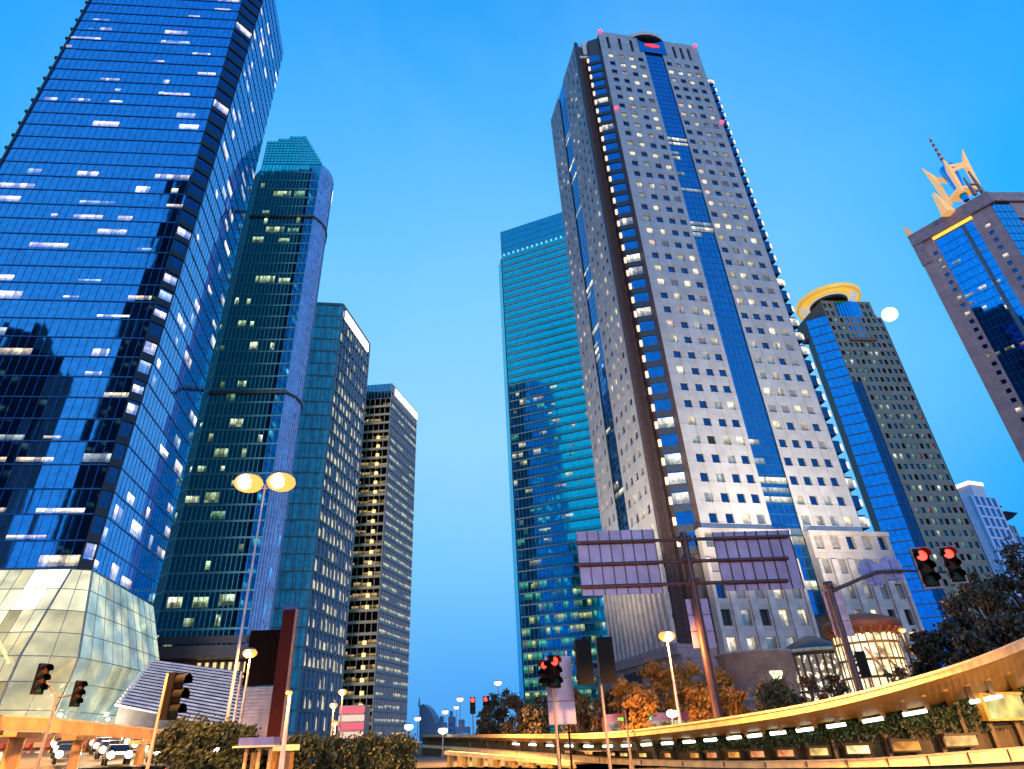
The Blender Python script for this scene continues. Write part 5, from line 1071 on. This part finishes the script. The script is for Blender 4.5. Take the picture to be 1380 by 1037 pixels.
# ---- road up to the left, traffic
g = MB(); g.poly([(-38, 56, 1.2), (-18, 56, 1.2), (-66, 134, 5.4), (-92, 134, 5.4)]); g.poly([(-66, 134, 5.4), (-92, 134, 5.4), (-92, 150, 0.0), (-60, 150, 0)]); structure('ramp_road', g, M_asphalt)
HEAD = glow('headlight', (1, .86, .6), 40); TAIL = glow('taillight', (1, .03, .02), 6); TYRE = mat('tyre', (.012, .012, .012), .8)
def make_car(label, paint, lamps):
    T = thing('car', label, 'car'); m = MB()      # faces -Y
    prof = [(-2.2, .45), (-2.25, .75), (-1.2, .92), (-.55, 1.42), (.85, 1.46), (1.7, .98), (2.2, .92), (2.22, .42)]
    for s in (-1, 1): m.poly([(s*(.86 if z < 1.2 else .68), y, z) for y, z in prof][::s])
    n = len(prof)
    for i in range(n):
        (y0, z0), (y1, z1) = prof[i], prof[(i+1) % n]; w0, w1 = (.86 if z0 < 1.2 else .68), (.86 if z1 < 1.2 else .68)
        m.poly([(-w0, y0, z0), (w0, y0, z0), (w1, y1, z1), (-w1, y1, z1)])
    m.build('body', paint, T)
    gm = mat('car_glass', (.01, .012, .015), .05); m = MB()
    m.poly([(-.74, -1.14, .97), (.74, -1.14, .97), (.62, -.6, 1.4), (-.62, -.6, 1.4)]); m.poly([(-.62, .92, 1.43), (.62, .92, 1.43), (.72, 1.6, 1.04), (-.72, 1.6, 1.04)])
    for s in (-1, 1): m.poly([(s*.875, -1.0, .98), (s*.715, -.45, 1.4), (s*.715, .8, 1.42), (s*.875, 1.45, 1.0)])
    m.build('windows', gm, T)
    for s in (-1, 1):
        for y in (-1.4, 1.4):
            m = MB(); vs = [(s*.9, y+.32*math.cos(k*math.tau/14), .32+.32*math.sin(k*math.tau/14)) for k in range(14)]; v2 = [(s*.68, b, c) for a, b, c in vs]; m.mesh(vs+v2, [tuple(range(14))]+[(k, (k+1) % 14, (k+1) % 14+14, k+14) for k in range(14)]); m.build('wheel', TYRE, T)
    for s in (-1, 1):
        m = MB(); m.ball((s*.62, -2.22, .72), .25 if lamps else .1); m.build('headlight', HEAD if lamps else mat('lamp_off', (.5, .5, .5), .2), T)
        m = MB(); m.box((s*.66, 2.22, .8), (.16, .05, .1)); m.build('taillight', TAIL, T)
    return T
cars = {'white': make_car('dark car with glaring headlights at the head of the ramp traffic', mat('paint_dark', (.07, .06, .06), .3), True)}
cars['yellow'] = dup(cars['white'], (0, 0, 0)); cars['yellow']['label'] = 'yellow taxi with glaring headlights low on the ramp road'
for o in cars['yellow'].children:
    if o.name.startswith('body'): o.data = o.data.copy(); o.data.materials[0] = mat('paint_yellow', (.65, .36, .02), .3)
first = {'white': True, 'yellow': True}
def ramp(s, lane):
    a, b_ = V((-28, 56, 1.2)), V((-79, 134, 5.4)); p = a.lerp(b_, s); w_ = 3.3+.6*s; n = V((.84, .55, 0)); return p+n*lane*w_, math.atan2(51, 78)
k = 0
for lane in (-1.5, -.5, .5, 1.5):
    s = .02+.05*random.random()
    while s < .97:
        key = 'yellow' if (lane, k) in () or k in (3,) else 'white'; p, rz = ramp(s, lane); G = 'headlit cars pouring down the ramp road'
        if first[key]: cars[key].location = p; cars[key].rotation_euler.z = rz; cars[key]['group'] = G; first[key] = False
        else: dup(cars[key], p, rz, 'car with glaring headlights in the stream on the ramp road' , G)
        s += random.uniform(.07, .11); k += 1
for i, (x, y, Y) in enumerate(((262, 1028, 62), (285, 1030, 66), (303, 1027, 72), (322, 1029, 64), (342, 1030, 76), (276, 1026, 84), (312, 1025, 90))):
    p = at(x, 1015, Y); dup(cars['white'], (p.x, p.y, .01), R_(165+i*4), 'car seen from behind with red tail lights, under the dark green trees', 'cars driving away with red tail lights')
for i, (x, Y, rz, l) in enumerate(((1028, 66, 160, 'pale car with red tail lights at the foot of the round bush'), (975, 70, 5, 'pale car with headlights at the right of the orange trees'), (930, 72, 12, 'pale car with headlights below the middle orange tree'))):
    p = at(x, 985, Y); dup(cars['white'], (p.x, p.y, 1.1), R_(rz), l, 'cars behind the right footbridge')
g = MB(); a = at(780, 985, 66); b_ = at(1130, 985, 60)
for s in (0,): g.poly([(a.x, a.y-4, 1.1), (b_.x, b_.y-1, 1.1), (b_.x+6, b_.y+22, 1.1), (a.x, a.y+26, 1.1)])
structure('raised_plaza', g, mat('plaza_paving', (.1, .095, .09), .8, scale=2))
for s_ in (.08, .3, .55, .8): p, _ = ramp(s_, .3); point(p+V((0, -4, 3.0)), (1, .75, .4), 5000, .5)  # unseen lights added over the ramp so the road glows as under headlights
point(at(690, 1010, 58)+V((0, 0, 1)), SOD, 1500, .4)  # unseen sodium light added to brighten the underpass columns
def bus():
    c = at(878, 975, 74); T = thing('bus', 'long purple and red bus passing below the orange trees', 'bus', (c.x, c.y, 1.1)); f = Fr((c.x-5, c.y), (c.x+5.2, c.y-.6)); z = 1.1
    m = MB(); m.fbox(f, 0, f.L, z+.35, z+2.9, -2.4, 0); m.fbox(f, .3, f.L-.3, z+2.9, z+3.15, -2.2, -.2); m.build('body', mat('bus_purple', (.22, .06, .12), .3), T)
    m = MB()
    for k in range(7): m.fbox(f, .5+k*1.36, 1.65+k*1.36, z+1.4, z+2.4, -.02, .03)
    m.build('side_windows', litglass('bus_lit', (.05, .05, .05), (1, .8, .5), .7, .4, .6, .8), T)
    m = MB(); m.fbox(f, 1.5, 5, z+2.5, z+2.8, 0, .05); m.build('side_display', glow('bus_green', (.25, .9, .15), 1.2), T)
    for u in (1.8, 7.8):
        m = MB(); q = f(u, z+.45, .03); vs = [V(f(u+.45*math.cos(k*math.tau/14), z+.45+.45*math.sin(k*math.tau/14), .04)) for k in range(14)]; v2 = [V(f(u+.45*math.cos(k*math.tau/14), z+.45+.45*math.sin(k*math.tau/14), -.3)) for k in range(14)]
        m.mesh(vs+v2, [tuple(range(14))]+[(k, (k+1) % 14, (k+1) % 14+14, k+14) for k in range(14)]); m.build('wheel', TYRE, T)
bus()
def shops():
    a, b_ = at(-40, 1000, 78), at(118, 1000, 78); T = thing('lit_shop_row', 'row of dim reddish lit shopfronts under the left footbridge', 'shops', (a.x, a.y, 0)); f = Fr(a, b_); L = f.L
    m = MB(); m.fbox(f, 0, L, 0, 4.2, -8, 0); m.build('wall', mat('shop_wall', (.13, .07, .04), .8), T)
    for k in range(9):
        u = L*k/9+.3; m = MB(); m.fbox(f, u, u+L/9-.6, .4+random.uniform(0, .4), 2.6, .0, .06); m.build('shop_window', litglass('shop_lit_%d' % (k % 3), (.2, .1, .08), ((1, .45, .12), (1, .3, .12), (1, .75, .45))[k % 3], (1.5, 1.2, 2.2)[k % 3], .4, .62, 1.6), T)
        m = MB(); m.fbox(f, u-.1, u+L/9-.5, 2.9, 3.4, 0, .5); m.build('awning', mat('awning_%d' % (k % 2), ((.3, .06, .04), (.35, .25, .15))[k % 2], .6), T)
    a, b_ = at(456, 985, 105), at(489, 985, 105); T = thing('striped_shopfront', 'small glowing red and white striped shopfront at the foot of the bronze tower', 'shop', (a.x, a.y, 0)); f = Fr(a, b_); zt = at(470, 951, 105).z
    m = MB(); m.fbox(f, 0, f.L, 0, zt, -5, 0); m.build('wall', mat('shop_pale', (.4, .32, .3), .7), T)
    rd, wt = glow('stripe_red', (1, .12, .2), .8), glow('stripe_white', (1, .62, .5), .9)
    for k in range(6): m = MB(); m.fbox(f, -.1, f.L+.1, zt*(.1+.15*k)+.1, zt*(.22+.15*k), 0, .2); m.build('lit_stripe', rd if k % 2 else wt, T)
    Y = 46; a, b_ = at(322, 996, Y), at(369, 996, Y); T = thing('bus_shelter', 'bus shelter with a blue roof board behind the dark green trees', 'shelter', (a.x, a.y, 0)); f = Fr(a, b_); z = at(345, 994, Y).z; z2 = at(345, 1005, Y).z
    m = MB(); m.fbox(f, 0, f.L, z2, z, -1.5, 0); m.build('roof_board', mat('shelter_blue', (.07, .09, .3), .4), T)
    m = MB(); m.fbox(f, -.3, f.L+.2, z2-.1, z2, -1.6, .15); m.build('roof_edge', mat('shelter_edge', (.55, .4, .3), .5), T)
    for u in (.4, f.L*.55, f.L-.3): m = MB(); m.fbox(f, u-.09, u+.09, 0, z2-.1, -.7, -.5); m.build('post', mat('shelter_post', (.5, .3, .12), .5), T)
    m = MB(); m.fbox(f, .5, f.L*.5, .6, z2-.4, -1.4, -1.35); m.build('back_panel', litglass('shelter_lit', (.2, .1, .05), (1, .42, .1), .8, .35, .65, 1.2), T)
    Y = 48; a, b_ = at(369, 1006, Y), at(391, 1010, Y); T = thing('lit_kiosk', 'small kiosk with bright yellow canopy right of the blue shelter', 'kiosk', (a.x, a.y, 0)); f = Fr(a, b_); z = at(380, 1004, Y).z
    m = MB(); m.fbox(f, -.1, f.L+.3, z-.35, z, -1.2, .5); m.build('canopy', glow('canopy_yellow', (1, .7, .25), 1.0), T)
    m = MB(); m.fbox(f, .05, .3, 0, z-.35, -.4, .3); m.build('column', mat('kiosk_orange', (.6, .3, .04), .5), T); m = MB(); m.fbox(f, .3, f.L, 0, z-.4, -1.1, -.1); m.build('kiosk_body', mat('kiosk_brown', (.2, .1, .04), .6), T)
shops()

# ---- bare sodium lights round the crossing and the tower's own floodlights
def downlight(p, e_):
    l = bpy.data.lights.new('unseen_sodium_light', 'SPOT'); l.energy = e_; l.color = SOD; l.spot_size = R_(164); l.spot_blend = .25; l.shadow_soft_size = .5
    o = bpy.data.objects.new('unseen_sodium_light', l); COL.objects.link(o); o.location = p
for p, e_ in (((-38, 28, 10.5), 60000), ((-62, 40, 10.5), 80000), ((-20, 40, 10), 22000), ((34, 20, 10.5), 75000), ((58, 34, 11), 70000), ((14, 32, 9), 80000), ((4, 60, 8), 45000), ((-2, 84, 8), 40000), ((-30, 70, 8), 20000), ((-66, 90, 10), 22000), ((-44, 66, 9), 22000)): downlight(p, e_)  # no fixtures, several within view: added to brighten the bridges and street
def flood(p, aim, e_, ang, col=(1, .9, .72)):
    l = bpy.data.lights.new('floodlight', 'SPOT'); l.energy = e_; l.color = col; l.spot_size = R_(ang); l.spot_blend = .9; l.shadow_soft_size = .6
    o = bpy.data.objects.new('floodlight', l); COL.objects.link(o); o.location = p; o.rotation_euler = (V(aim)-V(p)).to_track_quat('-Z', 'Y').to_euler()
flood((27, 74, 11), (44, 102, 48), 135000, 66, (1, .82, .52)); flood((52, 78, 11), (54, 104, 44), 115000, 66, (1, .82, .52)); flood((-6, 98, 9), (26, 116, 52), 140000, 80, (1, .82, .52))

# ---- towers across the crossing, behind the viewer, seen mirrored in the blue glass
def mirrored(label, fr, s, pl, pr, ytop_px, seed, steps=()):
    def hit(x, y):
        d = ray(x, y); A = V((fr.A.x, fr.A.y, 0)); n = V((fr.n.x, fr.n.y, 0)); t_ = (A-EYEV).dot(n)/d.dot(n); P = EYEV+d*t_; r = d-2*d.dot(n)*n; r = r/math.hypot(r.x, r.y); return P+r*s, r
    (a, r), (b_, r2) = hit(*pl), hit(*pr); top = hit((pl[0]+pr[0])/2, ytop_px)[0].z
    T = thing('mirrored_tower', label, 'office tower', (a.x, a.y, 0)); f = Fr((b_.x, b_.y), (a.x, a.y))
    if f.n.dot(V((r.x, r.y))) > 0: f = Fr((a.x, a.y), (b_.x, b_.y))
    m = MB(); m.fbox(f, 0, f.L, 0, top, -25, 0)
    for (u0, u1, dz) in steps: m.fbox(f, f.L*u0, f.L*u1, top, top+dz, -18, -1)
    m.build('body', mat('mirror_body', (.012, .014, .02), .8), T); c = []
    rr = random.Random(seed)
    for j in range(int(top/5)):
        for i in range(8):
            if rr.random() < .12: c.append((f, f.L*i/8+.5, f.L*(i+1)/8-.5, j*5+1.2, j*5+3.4, .06, 0))
    parts_of(T, c, 'lit_window', [litroom('lit_mirror', (.05, .05, .05), (1, .75, .4), .5)], 30)
bt = Fr((-106.5, 91.1), (-62.67, 95))
mirrored('dark tower mirrored in the blue skyscraper beside its corner slot', bt, 260, (166, 450), (232, 450), 350, 1, ((.3, 1, 40), (.55, 1, 85)))
mirrored('broad dark tower mirrored at the left side of the blue skyscraper', bt, 130, (-90, 560), (50, 560), 462, 2, ((.3, .75, 10),))
